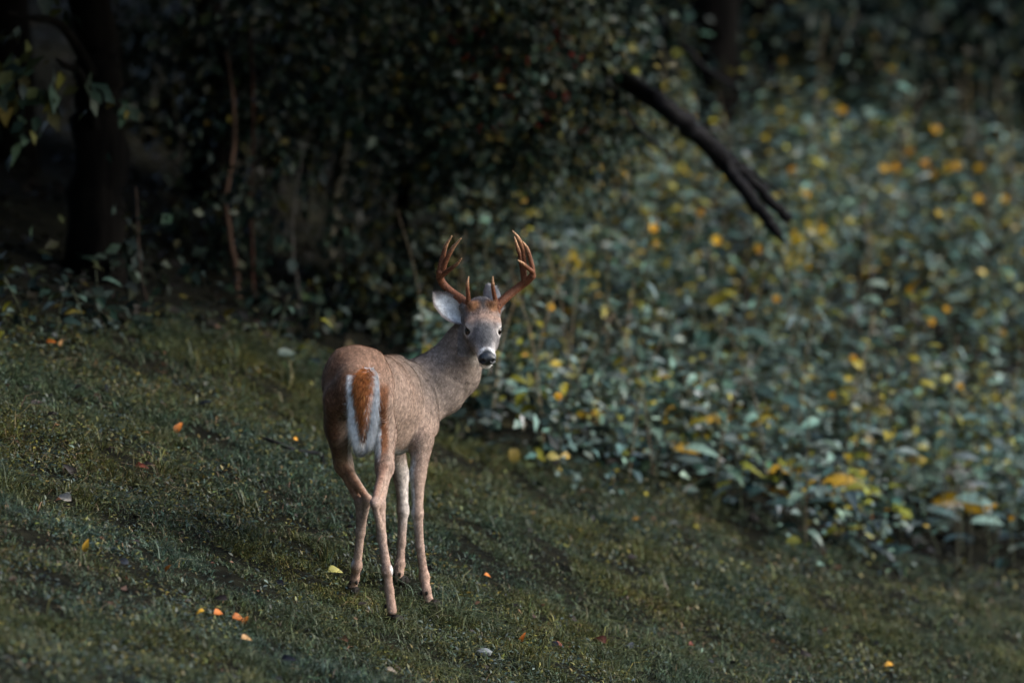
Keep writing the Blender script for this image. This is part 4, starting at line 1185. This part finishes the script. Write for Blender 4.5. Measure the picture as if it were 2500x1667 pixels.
def weed_plan(h, leaf, npairs, lean, seed):
    """stem curve and leaf frames of one weed, base at the origin"""
    g = np.random.default_rng(seed)
    top = np.array([lean * g.uniform(-1, 1), lean * g.uniform(-1, 1), h])
    c = catmull([(0, 0, -.05), top * .4 + g.normal(0, .02, 3) * [1, 1, 0], top], 6)
    pos, dr, nm, sz = [], [], [], []
    a0 = g.uniform(0, 6.28)
    for k in range(npairs):
        t = .18 + .82 * (k + .3) / npairs
        q = np.array([np.interp(t, np.linspace(0, 1, len(c)), c[:, i]) for i in range(3)])
        for s_ in (0, 1):
            a = a0 + k * 1.57 + s_ * math.pi + g.uniform(-.5, .5)
            out = np.array([math.cos(a), math.sin(a), g.uniform(-.25, .45)])
            s = leaf * g.uniform(.65, 1.25) * (1.15 - .5 * t)
            pos.append(q + out * s * .25); dr.append(out); sz.append(s)
            nm.append(np.array([math.cos(a) * .3, math.sin(a) * .3, 1.0]) + g.normal(0, .3, 3))
    return c, np.array(pos), np.array(dr), np.array(nm), np.array(sz)

WEED_SPECS = [(.34, .105, 5, .10), (.42, .085, 7, .12), (.28, .12, 4, .08), (.50, .075, 9, .15), (.36, .095, 6, .12), (.46, .070, 9, .10), (.30, .08, 6, .14), (.55, .09, 8, .12), (.24, .10, 4, .1), (.40, .065, 10, .12), (.58, .075, 16, .10), (.50, .065, 18, .14), (.66, .085, 18, .12)]
weed_meshes = []
for i, (h, lf, npr, ln) in enumerate(WEED_SPECS):
    c, pos, dr, nm, sz = weed_plan(h, lf, npr, ln, 100 + i)
    a = Acc(); add_tube(a, c, np.linspace(.0032, .0016, len(c)), (.05, .06, .03), 5)
    so = a.build('stem', M_STEM); sm = so.data; bpy.data.objects.remove(so)
    ww = np.array(WW) * [(2, 2, 1, .5, .3, 1), (.9, .9, .8, 1.7, .5, 1), (.5, 1.6, 2.4, .8, .4, .4), (1, .6, .3, .8, .6, 2.4)][i % 4]
    V, F, C = scatter(LEAF_N if i > 9 else LEAF, pos, frames(dr, nm), sz, mixcols(WP, ww, len(pos), .25))
    fo_ = build('foliage', V, F, M_WEED, None, C); fm_ = fo_.data; bpy.data.objects.remove(fo_)
    weed_meshes.append((sm, fm_))

def inst(name, me, parent, loc=(0, 0, 0), rot=None, sc=1.0):
    o = bpy.data.objects.new(name, me); COL.objects.link(o); o.parent = parent
    o.location = tuple(loc)
    if rot is not None: o.rotation_euler = rot
    o.scale = (sc, sc, sc)
    return o

# spots: thick on the bank, thinning into the shade
cand = []
N = 12000
x = rng.uniform(-1.2, 4.2, N); y = rng.uniform(2.5, 17, N)
p = np.stack([x, y, ground(x, y)], -1)
off = y - edge_y(x)
u0, v0 = to_px(p)
m = in_view(p, 260, 160) & (v0 > 250 + 60 * rng.random(N) + 150 * np.maximum(0, (u0 - 1900) / 600)) & (off > .05 + .25 * rng.random(N)) & (x > -.45 + .02 * y)
m &= (vnoise(x, y, 2.4, 83) + .8 * vnoise(x, y, 5, 84) > -.75)
p = p[m]; off = off[m]
u, v = to_px(p)
inside = (u > 20) & (u < 2480) & (v > 120) & (v < 1650)
# keep a spaced subset
def spaced(idx, dmin, cap):
    out = []
    for i in idx:
        if all((p[i, 0] - p[j, 0])**2 + (p[i, 1] - p[j, 1])**2 > dmin**2 for j in out): out.append(i)
        if len(out) >= cap: break
    return out
order = np.arange(len(p))
pool = spaced(order, .125, 1400)
pool = np.array(pool)
print('weed spots', len(pool))
ORD = ['first', 'second', 'third', 'fourth', 'fifth', 'sixth', 'seventh', 'eighth', 'ninth', 'tenth', 'eleventh', 'twelfth', 'thirteenth', 'fourteenth', 'fifteenth', 'sixteenth', 'seventeenth', 'eighteenth', 'nineteenth', 'twentieth']
ORD += ['twenty-' + q_ for q_ in ORD[:9]] + ['thirtieth'] + ['thirty-' + q_ for q_ in ORD[:9]] + ['fortieth'] + ['forty-' + q_ for q_ in ORD[:9]]
edge_set = [i for i in pool if off[i] < .55 and inside[i]][:46]
rest = [i for i in pool if i not in set(edge_set)]
rest.sort(key=lambda i: (not inside[i], p[i, 1]))
single, mass = rest[:245], rest[245:]

# leaf meshes shared by the front row, whose leaves can be told apart
leaf_meshes = []
for k in range(14):
    tm = leaf_template((0, .12, .3, .52, .75, .9, 1.0), (.05, .7, 1.0, .95, .62, .3, .02), rng.uniform(.45, .62), rng.uniform(.15, .4), rng.uniform(.2, .7))
    c = mixcols(WP, (3, 3, .8, 0, 0, 4) if k < 13 else (0, 0, 0, 1, 0, 0), 1, .2) * .85
    o = build('leaf', tm[0], tm[1], M_WEED, None, np.tile(c, (len(tm[0]), 1)))
    leaf_meshes.append(o.data); bpy.data.objects.remove(o)

edge_set.sort(key=lambda i: u[i])
for n_, i in enumerate(edge_set):
    r_ = empty('front_weed', p[i])
    tag(r_, 'large drooping-leaved weed, ' + ORD[n_] + ' rightwards from the deer along the front row', 'weed', 'front row of weeds')
    h, lf, npr, ln = WEED_SPECS[n_ % 10]
    h *= rng.uniform(.6, .95); lf = max(lf, .085) * rng.uniform(1.0, 1.25); npr = max(4, min(npr, 6))
    c, pos, dr, nm, sz = weed_plan(h, lf, npr, ln, 500 + n_)
    a = Acc(); add_tube(a, c, np.linspace(.0035, .0018, len(c)), (.05, .06, .03), 5)
    a.build('stem', M_STEM, r_)
    Rm = frames(dr, nm)
    for k in range(len(pos)):
        o = inst('leaf', leaf_meshes[rng.integers(len(leaf_meshes))], r_, pos[k])
        o.rotation_euler = Matrix(Rm[k].tolist()).to_euler()
        o.scale = (sz[k],) * 3

for n_, i in enumerate(single):
    r_ = empty('bank_weed', p[i])
    tag(r_, 'broad-leaved green weed crowded on the bank right of the deer', 'weed', 'weeds crowding the bank')
    sm, fm_ = weed_meshes[int((vnoise(p[i, 0], p[i, 1], 1.6, 81) * 2.2 + vnoise(p[i, 0], p[i, 1], 4, 82) * 1.5) * 3 + rng.integers(0, 3)) % len(weed_meshes)]
    s = rng.uniform(.75, 1.2) * np.interp(p[i, 1], [4, 12], [1.1, .85]) * (1 + .28 * float(vnoise(p[i, 0], p[i, 1], 2.2, 61))); rz = rng.uniform(0, 6.28)
    r_.rotation_euler = (rng.uniform(-.15, .15), rng.uniform(-.15, .15), rz); r_.scale = (s, s, s)
    inst('stem', sm, r_); inst('foliage', fm_, r_)

fa = Acc(); sa = Acc()
for i in mass:
    k = rng.integers(len(WEED_SPECS)); h, lf, npr, ln = WEED_SPECS[k]
    s = rng.uniform(.75, 1.25)
    c, pos, dr, nm, sz = weed_plan(h * s, lf * s, npr, ln, 3000 + i)
    V, F, C = scatter(LEAF_N if k > 9 else (LEAF_S if p[i, 1] > 9 else LEAF), pos + p[i], frames(dr, nm), sz, mixcols(WP, WW, len(pos), .3))
    fa.add(V, F, C)
    add_tube(sa, c + p[i], np.linspace(.003, .0015, len(c)), (.05, .06, .03), 3)
tag(fa.build('weed_thicket', M_WEED), 'mass of blurred weeds filling the rear of the bank', 'weeds', kind='stuff')
tag(sa.build('weed_stalks', M_STEM), 'thin stalks inside the rear weed thicket', 'weeds', kind='stuff')

# dry stalks standing among the weeds
sk = Acc()
for k in range(110):
    i = pool[rng.integers(len(pool))]
    h_ = rng.uniform(.4, .75); ln_ = rng.normal(0, .10, 2)
    c = catmull([p[i], p[i] + [ln_[0] * .4, ln_[1] * .4, h_ * .55], p[i] + [ln_[0] * 1.3, ln_[1] * 1.3, h_]], 4)
    add_tube(sk, c, np.linspace(.0028, .0012, len(c)), np.array([.20, .15, .09]) * rng.uniform(.4, 1.3), 4)
tag(sk.build('dry_stalks', M_STEM), 'thin straw coloured dead stalks standing among the bank weeds', 'stalks', kind='stuff')

# low leaves between the weeds close the gaps
N = 130000
x = rng.uniform(-1.0, 4.6, N); y = rng.uniform(2.5, 19, N)
q = np.stack([x, y, ground(x, y)], -1)
u0, v0 = to_px(q)
m = in_view(q, 260, 100) & (v0 > 245 + 60 * rng.random(N) + 150 * np.maximum(0, (u0 - 1900) / 600)) & (y > edge_y(x) - .45 + .75 * rng.random(N) ** .5) & (x > -.5 + .02 * y) & (rng.random(N) < .45 + .55 * vnoise(x, y, 2.4, 83) + .4 * vnoise(x, y, 6, 55))
q = q[m]; N = len(q)
q[:, 2] += .02 + .22 * rng.random(N) ** 1.4
V, F, C = scatter(LEAF_T if 0 else LEAF_S, q, frames(unit(N) * [1, 1, .5], unit(N) * .7 + [.1, -.45, 1]), (.020 + .044 * rng.random(N) ** 1.6) * np.interp(q[:, 1], [4, 12], [1.1, .85]), np.where((vnoise(q[:, 0], q[:, 1], 1.9, 85) + .7 * vnoise(q[:, 0], q[:, 1], 5, 86) + .8 * rng.standard_normal(N) + .25 * (q[:, 1] - 6.5) / 3 > .62)[:, None], mixcols(WP, (.8, .8, 1, 3.2, 1.2, .6), N, .35), mixcols(WP, (3, 3, 1.6, .7, .2, 3), N, .35)))
tag(build('low_bank_leaves', V, F, M_WEED, None, C), 'low green and yellowing leaves carpeting the bank', 'ground cover', kind='stuff')

# ------------------------------------------------------------------ leafy plants at the left edge of the turf
lp = []
for n_, (xd, yd, lb) in enumerate([(60, 770, 'broad-leaved dark plant at the left edge of the photo'), (130, 775, 'dark plant with big rounded leaves below the broad black trunk'),
        (190, 770, 'dark big-leaved plant right of its rounded-leaved neighbour at left'), (255, 765, 'small dark leafy plant where turf meets the left wood'),
        (10, 790, 'low dark plant cut by the left border of the photo'), (620, 830, 'leafy plant on the turf edge left of the rump'), (690, 840, 'yellowish leafy plant touching the deer rump in view')]):
    b = RG(xd, yd)
    r_ = empty('woodland_plant', b); tag(r_, lb, 'plant', 'leafy plants along the wood edge')
    c, pos, dr, nm, sz = weed_plan(rng.uniform(.16, .26), .10 if xd < 300 else .075, 4, .08, 900 + n_)
    a = Acc(); add_tube(a, c, np.linspace(.0035, .0018, len(c)), (.05, .06, .03), 5); a.build('stem', M_STEM, r_)
    Rm = frames(dr, nm)
    for k in range(len(pos)):
        o = inst('leaf', leaf_meshes[rng.integers(len(leaf_meshes))], r_, pos[k]); o.rotation_euler = Matrix(Rm[k].tolist()).to_euler(); o.scale = (sz[k],) * 3

# taller grass tufts on the turf edge and beside the deer
def tuft(label, xd, yd, n=46, hgt=.13, pal=None):
    b = RG(xd, yd)
    az = rng.uniform(0, 6.28, n); ln = rng.uniform(.2, 1.0, n); L = hgt * rng.uniform(.5, 1.2, n)
    d = np.stack([np.cos(az), np.sin(az), 0 * az], -1); s = np.stack([-np.sin(az), np.cos(az), 0 * az], -1)
    root = rng.normal(0, .018, (n, 3)) * [1, 1, 0] - [0, 0, .01]
    W = .0035
    rows = []
    for t, w in ((0, 1), (.35, .95), (.7, .7)):
        c = root + d * (L * ln * t * t)[:, None] + np.array([0, 0, 1]) * (L * (t - .35 * ln * t * t))[:, None]
        rows += [c - s * W * w / 2, c + s * W * w / 2]
    rows.append(root + d * (L * ln)[:, None] + np.array([0, 0, 1]) * (L * (1 - .5 * ln))[:, None])
    V = np.stack(rows, 1).reshape(-1, 3); b0 = (np.arange(n) * 7)[:, None]
    F = np.concatenate([b0 + np.array(f) for f in ((0, 1, 3), (0, 3, 2), (2, 3, 5), (2, 5, 4), (4, 5, 6))])
    C = np.repeat(mixcols(pal or [(.05, .075, .035), (.08, .085, .025), (.14, .12, .05)], [2, 2, .7], n, .3), 7, axis=0)
    o = build('grass_tuft', V, F, M_GRASS, None, C); o.location = tuple(b)
    tag(o, label, 'grass tuft', 'tall grass tufts')
for lb, xd, yd, n_, h_ in [('dark tall grass tuft left of the hind feet', 748, 1300, 60, .11), ('grass tuft between the forelegs', 955, 1330, 40, .08), ('grass tuft at the hind hoof nearest the camera', 870, 1425, 46, .07),
        ('tall grass tuft on the turf edge under the hollow', 545, 860, 60, .16), ('long bladed tuft right of the tuft under the hollow', 660, 880, 50, .15), ('pale grass tuft on the turf edge below the left plants', 440, 850, 50, .14),
        ('grass tuft right of the front hoof', 1050, 1400, 50, .08), ('olive tuft on the turf below the yellow leaf', 1400, 1345, 60, .09), ('grass tuft at the bottom edge right of the grey stone', 1240, 1545, 60, .09),
        ('olive grass tuft at the lower right centre', 1700, 1405, 60, .09), ('dark tuft at left centre of the turf', 570, 1180, 60, .12), ('small tuft under the belly on the turf', 900, 1190, 40, .07), ('tuft beside the weeds at the far lower right', 2230, 1400, 60, .12)]:
    tuft(lb, xd, yd, n_, h_)

# ------------------------------------------------------------------ yellow flowers of the bank
YC = [(.62, .32, .008), (.68, .38, .012), (.58, .24, .006)]
def flower(xd, yd, h, label, size=.020, col=None):
    q = ray_ground(xd * K, yd * K, h)
    b = np.array([q[0], q[1], ground(q[0], q[1])])
    r_ = empty('yellow_flower', b); tag(r_, label, 'flower', 'yellow flowers on the bank')
    top = q - b
    a = Acc(); cs = catmull([(0, 0, -.05), top * .5 + np.array([.01, .0, 0]), top], 4)
    add_tube(a, cs, np.linspace(.002, .0012, len(cs)), (.05, .06, .025), 4); a.build('stem', M_STEM, r_)
    hd = Acc(); nrm = np.array([rng.uniform(-.4, .4), -1, rng.uniform(.2, 1.0)]); nrm /= np.linalg.norm(nrm)
    npet = 8
    ax_ = np.cross(nrm, [1, 0, .1]); ax_ /= np.linalg.norm(ax_); ay_ = np.cross(nrm, ax_)
    ang = np.linspace(0, 2 * np.pi, npet, endpoint=False) + rng.random()
    dr = np.cos(ang)[:, None] * ax_ + np.sin(ang)[:, None] * ay_ + nrm * rng.uniform(-.1, .4)
    V, F, C = scatter(leaf_template((0, .5, 1.0), (.35, 1, .25), .5, .1, .15), top + dr * size * .2, frames(dr, np.tile(nrm, (npet, 1))), np.full(npet, size), mixcols([col] if col else YC, [1] if col else [1, 1, .5], npet, .12))
    hd.add(V, F, C)
    hd.build('petals', M_PETAL, r_)
    ball_mesh('flower_disc', top + nrm * .002, np.stack([ax_, ay_, nrm]), (size * .28, size * .28, size * .18), M_PETAL, r_, np.zeros(3), 8, 5, np.array([.25, .10, .01]))
FL = [(1195, 412, 'yellow flower at the top left of the weed bank'), (1202, 458, 'orange flower just above the right antler'), (1370, 385, 'large orange bloom above the fallen limb end at left'),
      (1935, 255, 'orange flower highest on the bank right of the limb'), (2150, 297, 'largest orange flower at the top right'), (2088, 347, 'orange flower left of the top right cluster'),
      (2125, 375, 'upper bloom of the top right cluster'), (2142, 400, 'lower brightest bloom of the top right cluster'), (2030, 385, 'left bloom of a pair left of the cluster'), (2055, 384, 'right bloom of the pair left of the cluster'),
      (2180, 384, 'left bloom of the pair right of the cluster'), (2200, 380, 'right bloom of the pair right of the cluster'), (2250, 385, 'orange flower near the right border level with the cluster'),
      (1820, 392, 'orange flower just right of the fallen limb'), (1850, 446, 'orange flower near the tip of the fallen limb'), (1610, 488, 'yellow flower below the middle of the fallen limb'),
      (1500, 523, 'orange flower left of the yellow flower below the limb'), (2248, 456, 'flower right of centre below the top right cluster'), (2307, 458, 'flower at the right border below the cluster'),
      (1645, 552, 'yellow flower left of the golden plume'), (1783, 686, 'single yellow flower in the middle of the bank'), (2090, 665, 'flower below and right of the golden plume'), (2140, 738, 'yellow flower in the right middle bank'),
      (2175, 710, 'yellow flower above its right neighbour in the middle bank'), (2302, 764, 'bright yellow flower at the right border mid height'), (1960, 822, 'orange flower in the centre right of the bank'),
      (1912, 908, 'bright yellow flower low in the centre of the bank'), (1282, 910, 'bright yellow flower right of the deer muzzle'), (2267, 1166, 'left one of the three flowers at the lower right border'),
      (2283, 1161, 'middle one of the three flowers at the lower right border'), (2322, 1190, 'right one of the three flowers at the lower right border'), (1503, 560, 'small yellow flower left in the upper bank'),
      (1743, 574, 'small yellow flower left of the golden plume base'), (1440, 395, 'dull yellow flower under the berry shrub edge'), (2205, 886, 'small yellow flower low at right'), (1265, 705, 'rusty flower right of the deer forehead')]
for xd, yd, lb in FL:
    big = 1.35 if yd < 560 else (1.0 if yd < 1100 else .75)
    flower(xd, yd, .40 if yd < 1000 else .34, lb, .0155 * big)

# golden plumes under the limb tips
def plume(xd, yd, label, n=260, hgt=.16, spread=.05):
    q = ray_ground(xd * K, yd * K, .36); b = np.array([q[0], q[1], ground(q[0], q[1])])
    r_ = empty('goldenrod_plant', b); tag(r_, label, 'flower', 'golden plumes')
    top = q - b
    a = Acc(); cs = catmull([(0, 0, -.05), top * .5 + [.01, 0, 0], top, top + [0, 0, hgt * .6]], 4)
    add_tube(a, cs, np.linspace(.003, .001, len(cs)), (.05, .06, .025), 4); a.build('stem', M_STEM, r_)
    t = rng.random(n); pos = top + np.stack([rng.normal(0, spread, n) * (1.15 - t), rng.normal(0, spread, n) * (1.15 - t), (t - .4) * hgt], -1)
    V, F, C = scatter(LEAF_S, pos, frames(unit(n), unit(n)), .010 + .012 * rng.random(n), mixcols([(.52, .38, .012), (.44, .34, .02), (.58, .36, .01)], [1, 1, .6], n, .2))
    build('plume', V, F, M_PETAL, r_, C)['kind'] = 'stuff'
plume(1825, 585, 'large golden flower plume just under the limb tips'); plume(1885, 545, 'smaller golden plume right of the large one', 120, .10, .035); plume(1320, 610, 'dull golden plume right of the antlers', 90, .10, .04)
# white flower heads low at right
def umbel(xd, yd, label, n=150, r=.045):
    q = ray_ground(xd * K, yd * K, .38); b = np.array([q[0], q[1], ground(q[0], q[1])])
    r_ = empty('white_flower', b); tag(r_, label, 'flower', 'white seed heads'); top = q - b
    a = Acc(); cs = catmull([(0, 0, -.05), top * .5 + [.01, 0, 0], top], 4)
    add_tube(a, cs, np.linspace(.0025, .001, len(cs)), (.06, .06, .04), 4); a.build('stem', M_STEM, r_)
    pos = top + rng.normal(0, 1, (n, 3)) * [r * .6, r * .6, r * .35]
    V, F, C = scatter(LEAF_S, pos, frames(unit(n), unit(n)), .007 + .005 * rng.random(n), mixcols([(.42, .42, .38), (.3, .3, .27)], [1, 1], n, .2))
    build('flower_head', V, F, M_PETAL, r_, C)['kind'] = 'stuff'
umbel(2200, 1085, 'upper white seed head at the lower right of the bank'); umbel(2225, 1115, 'right white seed head beside the upper one', 90, .03); umbel(2192, 1160, 'lower white seed head at the lower right of the bank', 110, .035); umbel(1985, 910, 'pale seed head right of the bright yellow flower', 90, .05)

# ------------------------------------------------------------------ fallen dead limb
LY = 6.0
def L_(px, py, dy=0.0): return P(px, py, LY + dy)
lt = np.array(L_(1925, 545))
limb = empty('fallen_limb', L_(1906, 574)); tag(limb, 'long black dead limb hanging down across the weed bank', 'fallen limb')
lo_ = np.array(L_(1906, 574))
def limb_part(name, pts, r, ns=10):
    a = Acc(); c = catmull([list(L_(*q)) for q in pts], 6)
    add_tube(a, c + .004 * rng.standard_normal(c.shape), np.interp(np.linspace(0, 1, len(c)), np.linspace(0, 1, len(r)), r), (1, 1, 1.1), ns, .06, 3)
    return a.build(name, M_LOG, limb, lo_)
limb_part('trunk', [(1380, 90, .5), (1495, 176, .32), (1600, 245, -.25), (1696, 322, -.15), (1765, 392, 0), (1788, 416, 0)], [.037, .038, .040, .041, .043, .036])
limb_part('fork', [(1768, 398, -.01), (1808, 452, -.04), (1848, 506, -.06), (1892, 560, -.08), (1912, 594, -.09)], [.029, .029, .028, .024, .008])
limb_part('fork', [(1772, 390, .02), (1826, 434, .05), (1880, 488, .07), (1928, 538, .09)], [.026, .025, .024, .021])
limb_part('side_branch', [(1760, 362, .05), (1820, 408, .08), (1880, 455, .1), (1935, 505, .12)], [.012, .010, .007, .003], 6)
limb_part('side_branch', [(1480, 190, .0), (1550, 306, .1), (1615, 363, .2), (1640, 390, .1)], [.014, .011, .008, .004], 6)
limb_part('side_branch', [(1660, 110, 2.5), (1740, 180, 2.5), (1830, 222, 2.5), (1890, 160, 2.5)], [.014, .012, .010, .006], 6)

# ------------------------------------------------------------------ fallen leaves, stone and twig on the turf
def fallen(xd, yd, size, col, label, curl=.6, h=.028, n=1):
    b = RG(xd, yd) + np.array([0, 0, h])
    tm = leaf_template((0, .12, .3, .52, .75, .9, 1.0), (.1, .6, 1.0, .9, .6, .35, .02), rng.uniform(.5, .7), rng.uniform(.3, .9), curl)
    dr = np.array([[rng.uniform(-1, 1), rng.uniform(-.5, .5), rng.uniform(.0, .5)]])
    nm = np.array([[rng.uniform(-.4, .4), -.75, rng.uniform(.4, 1.0)]])
    V, F, C = scatter(tm, np.zeros((1, 3)), frames(dr, nm), np.array([size * .85]), mixcols([col], [1], 1, .05))
    V = V - V.mean(0)
    o = build('fallen_leaf', V, F, M_LITTER, None, C); o.location = tuple(b)
    tag(o, label, 'leaf', 'fallen leaves on the turf')
OR = (.42, .12, .012); YE = (.45, .25, .018); DK = (.018, .011, .011); RD = (.13, .022, .010); PA = (.38, .34, .28); TN = (.40, .21, .09); BL = (.022, .026, .036)
for a in [(548, 1440, .055, OR, 'bright orange fallen leaf low left of the hind feet'), (565, 1445, .045, OR, 'orange leaf overlapping the bright one low left'), (503, 1428, .05, OR, 'torn orange leaf left of the bright pair'),
          (198, 1273, .045, YE, 'yellow leaf alone on the lower left turf'), (385, 1325, .035, OR, 'small orange leaf on edge in the left turf'), (568, 1487, .055, TN, 'tan leaf lying below the orange pair'), (460, 1425, .03, YE, 'small yellow leaf left of the torn orange leaf'),
          (410, 1000, .055, OR, 'curled orange leaf on the upper left turf'), (117, 815, .04, OR, 'orange leaf by the plants at far left'), (140, 818, .03, (.5, .25, .1), 'pale orange leaf beside its twin at far left'), (680, 1027, .03, YE, 'small yellow leaf left of the hind legs'),
          (133, 995, .035, TN, 'tan leaf on the upper left turf'), (85, 945, .055, DK, 'dark curled leaf at the upper left turf'), (325, 1090, .05, RD, 'dark red leaf in the left turf'), (340, 1085, .04, DK, 'black leaf beside the dark red leaf'),
          (160, 1098, .06, DK, 'dark brown leaf in the left middle turf'), (148, 1162, .065, PA, 'pale whitish leaf at left middle turf'), (160, 1150, .05, PA, 'smaller whitish leaf against the pale one'), (505, 1395, .055, DK, 'dark humped leaf above the orange pair'),
          (790, 1487, .055, (.13, .055, .03), 'brown leaf below the hind hooves'), (770, 1330, .055, (.40, .32, .10), 'yellow white leaf left of the far hind hoof'), (1285, 1500, .05, RD, 'red leaf at the bottom right of the grey stone'), (1375, 1488, .07, (.12, .04, .025), 'large brown red leaf right of the red leaf'),
          (1270, 1500, .045, BL, 'blue black leaf touching the red leaf'), (2045, 1545, .06, YE, 'yellow curved leaf in the bottom right turf'), (1850, 1520, .05, DK, 'dark leaf in the bottom right turf'), (1680, 1115, .055, OR, 'orange leaf lying on the front weeds'),
          (1995, 1197, .055, OR, 'orange leaf in the front weeds at right'), (660, 1535, .07, BL, 'blue black leaf at the bottom left centre'), (280, 1310, .05, BL, 'blue black leaf right of the lone yellow leaf'), (375, 1280, .055, DK, 'dark leaf in the centre of the left turf'),
          (1120, 1340, .03, OR, 'tiny orange leaf right of the front hoof'), (1200, 1483, .04, OR, 'orange leaf above the grey stone'), (1460, 1210, .03, YE, 'small yellow leaf below the front weeds'), (1590, 1500, .05, RD, 'dark red leaf on the bottom right turf'),
          (1450, 1500, .05, BL, 'blue grey leaf at the bottom centre right'), (900, 1560, .045, (.2, .15, .1), 'tan leaf at the bottom edge below the hooves'), (470, 945, .06, BL, 'blue black leaf upper left of the rump'), (240, 915, .07, BL, 'dark leaf below the left plants'), (800, 1230, .04, DK, 'dark leaf by the far hock on turf')]:
    fallen(*a, h=.03 if a[1] > 850 else .05)
y_ = RG(1180, 1042, .12)
o = None
sm_ = ico.copy()
def stone(xd, yd, s, label):
    b = RG(xd, yd) + np.array([0, 0, .018])
    th = np.linspace(0, np.pi, 10); ph = np.linspace(0, 2 * np.pi, 18, endpoint=False)
    v = np.stack([np.sin(th)[:, None] * np.cos(ph), np.sin(th)[:, None] * np.sin(ph), np.cos(th)[:, None] * np.ones(18)], -1).reshape(-1, 3)
    v = v * (1 + .10 * np.sin(3 * v[:, :1] + 1) * np.cos(4 * v[:, 1:2]) + .06 * np.sin(7 * v[:, 2:3]))
    i = np.arange(9)[:, None] * 18; j = np.arange(18)[None]; j2 = (j + 1) % 18
    F = np.stack([i + j, i + 18 + j, i + 18 + j2, i + j2], -1).reshape(-1, 4)
    o = build('stone', v * np.array([.032, .025, .015]) * s, F, M_STONE); o.location = tuple(b)
    tag(o, label, 'stone')
stone(1110, 1510, 1.0, 'smooth pale grey stone lying in the turf at the bottom')
tb = RG(670, 1050) + np.array([0, 0, .03])
a = Acc(); c = catmull([list(RG(x_, y_) + np.array([0, 0, h_])) for x_, y_, h_ in ((598, 1022, .03), (640, 1040, .035), (690, 1055, .03), (735, 1062, .03), (742, 1078, .01))], 5)
add_tube(a, c, np.linspace(.006, .009, len(c)), (2.2, 2.4, 2.6), 8, .12, 4)
o = a.build('twig', M_LOG, None, tb); o.location = tuple(tb); tag(o, 'dark lichen-speckled twig on the turf left of the hind legs', 'twig')
# the big yellowing leaf of the front weeds
b = RG(1180, 1075); r_ = empty('yellow_leaved_weed', b); tag(r_, 'weed with one large round yellow leaf right of the forelegs', 'weed')
top = P(1180 * K, 1030 * K, b[1]) - b
a = Acc(); cs = catmull([(0, 0, -.03), top * .6 + [.01, 0, 0], top], 4); add_tube(a, cs, np.linspace(.003, .0015, len(cs)), (.06, .06, .03), 5); a.build('stem', M_STEM, r_)
tm = leaf_template((0, .12, .3, .52, .75, .9, 1.0), (.3, .8, 1.0, 1.0, .8, .5, .05), .78, .1, .2)
V, F, C = scatter(tm, top[None], frames(np.array([[.1, -.2, -1.0]]), np.array([[.1, -1.0, .3]])), np.array([.058]), np.array([[.30, .21, .03]]))
build('leaf', V, F, M_WEED, r_, C)
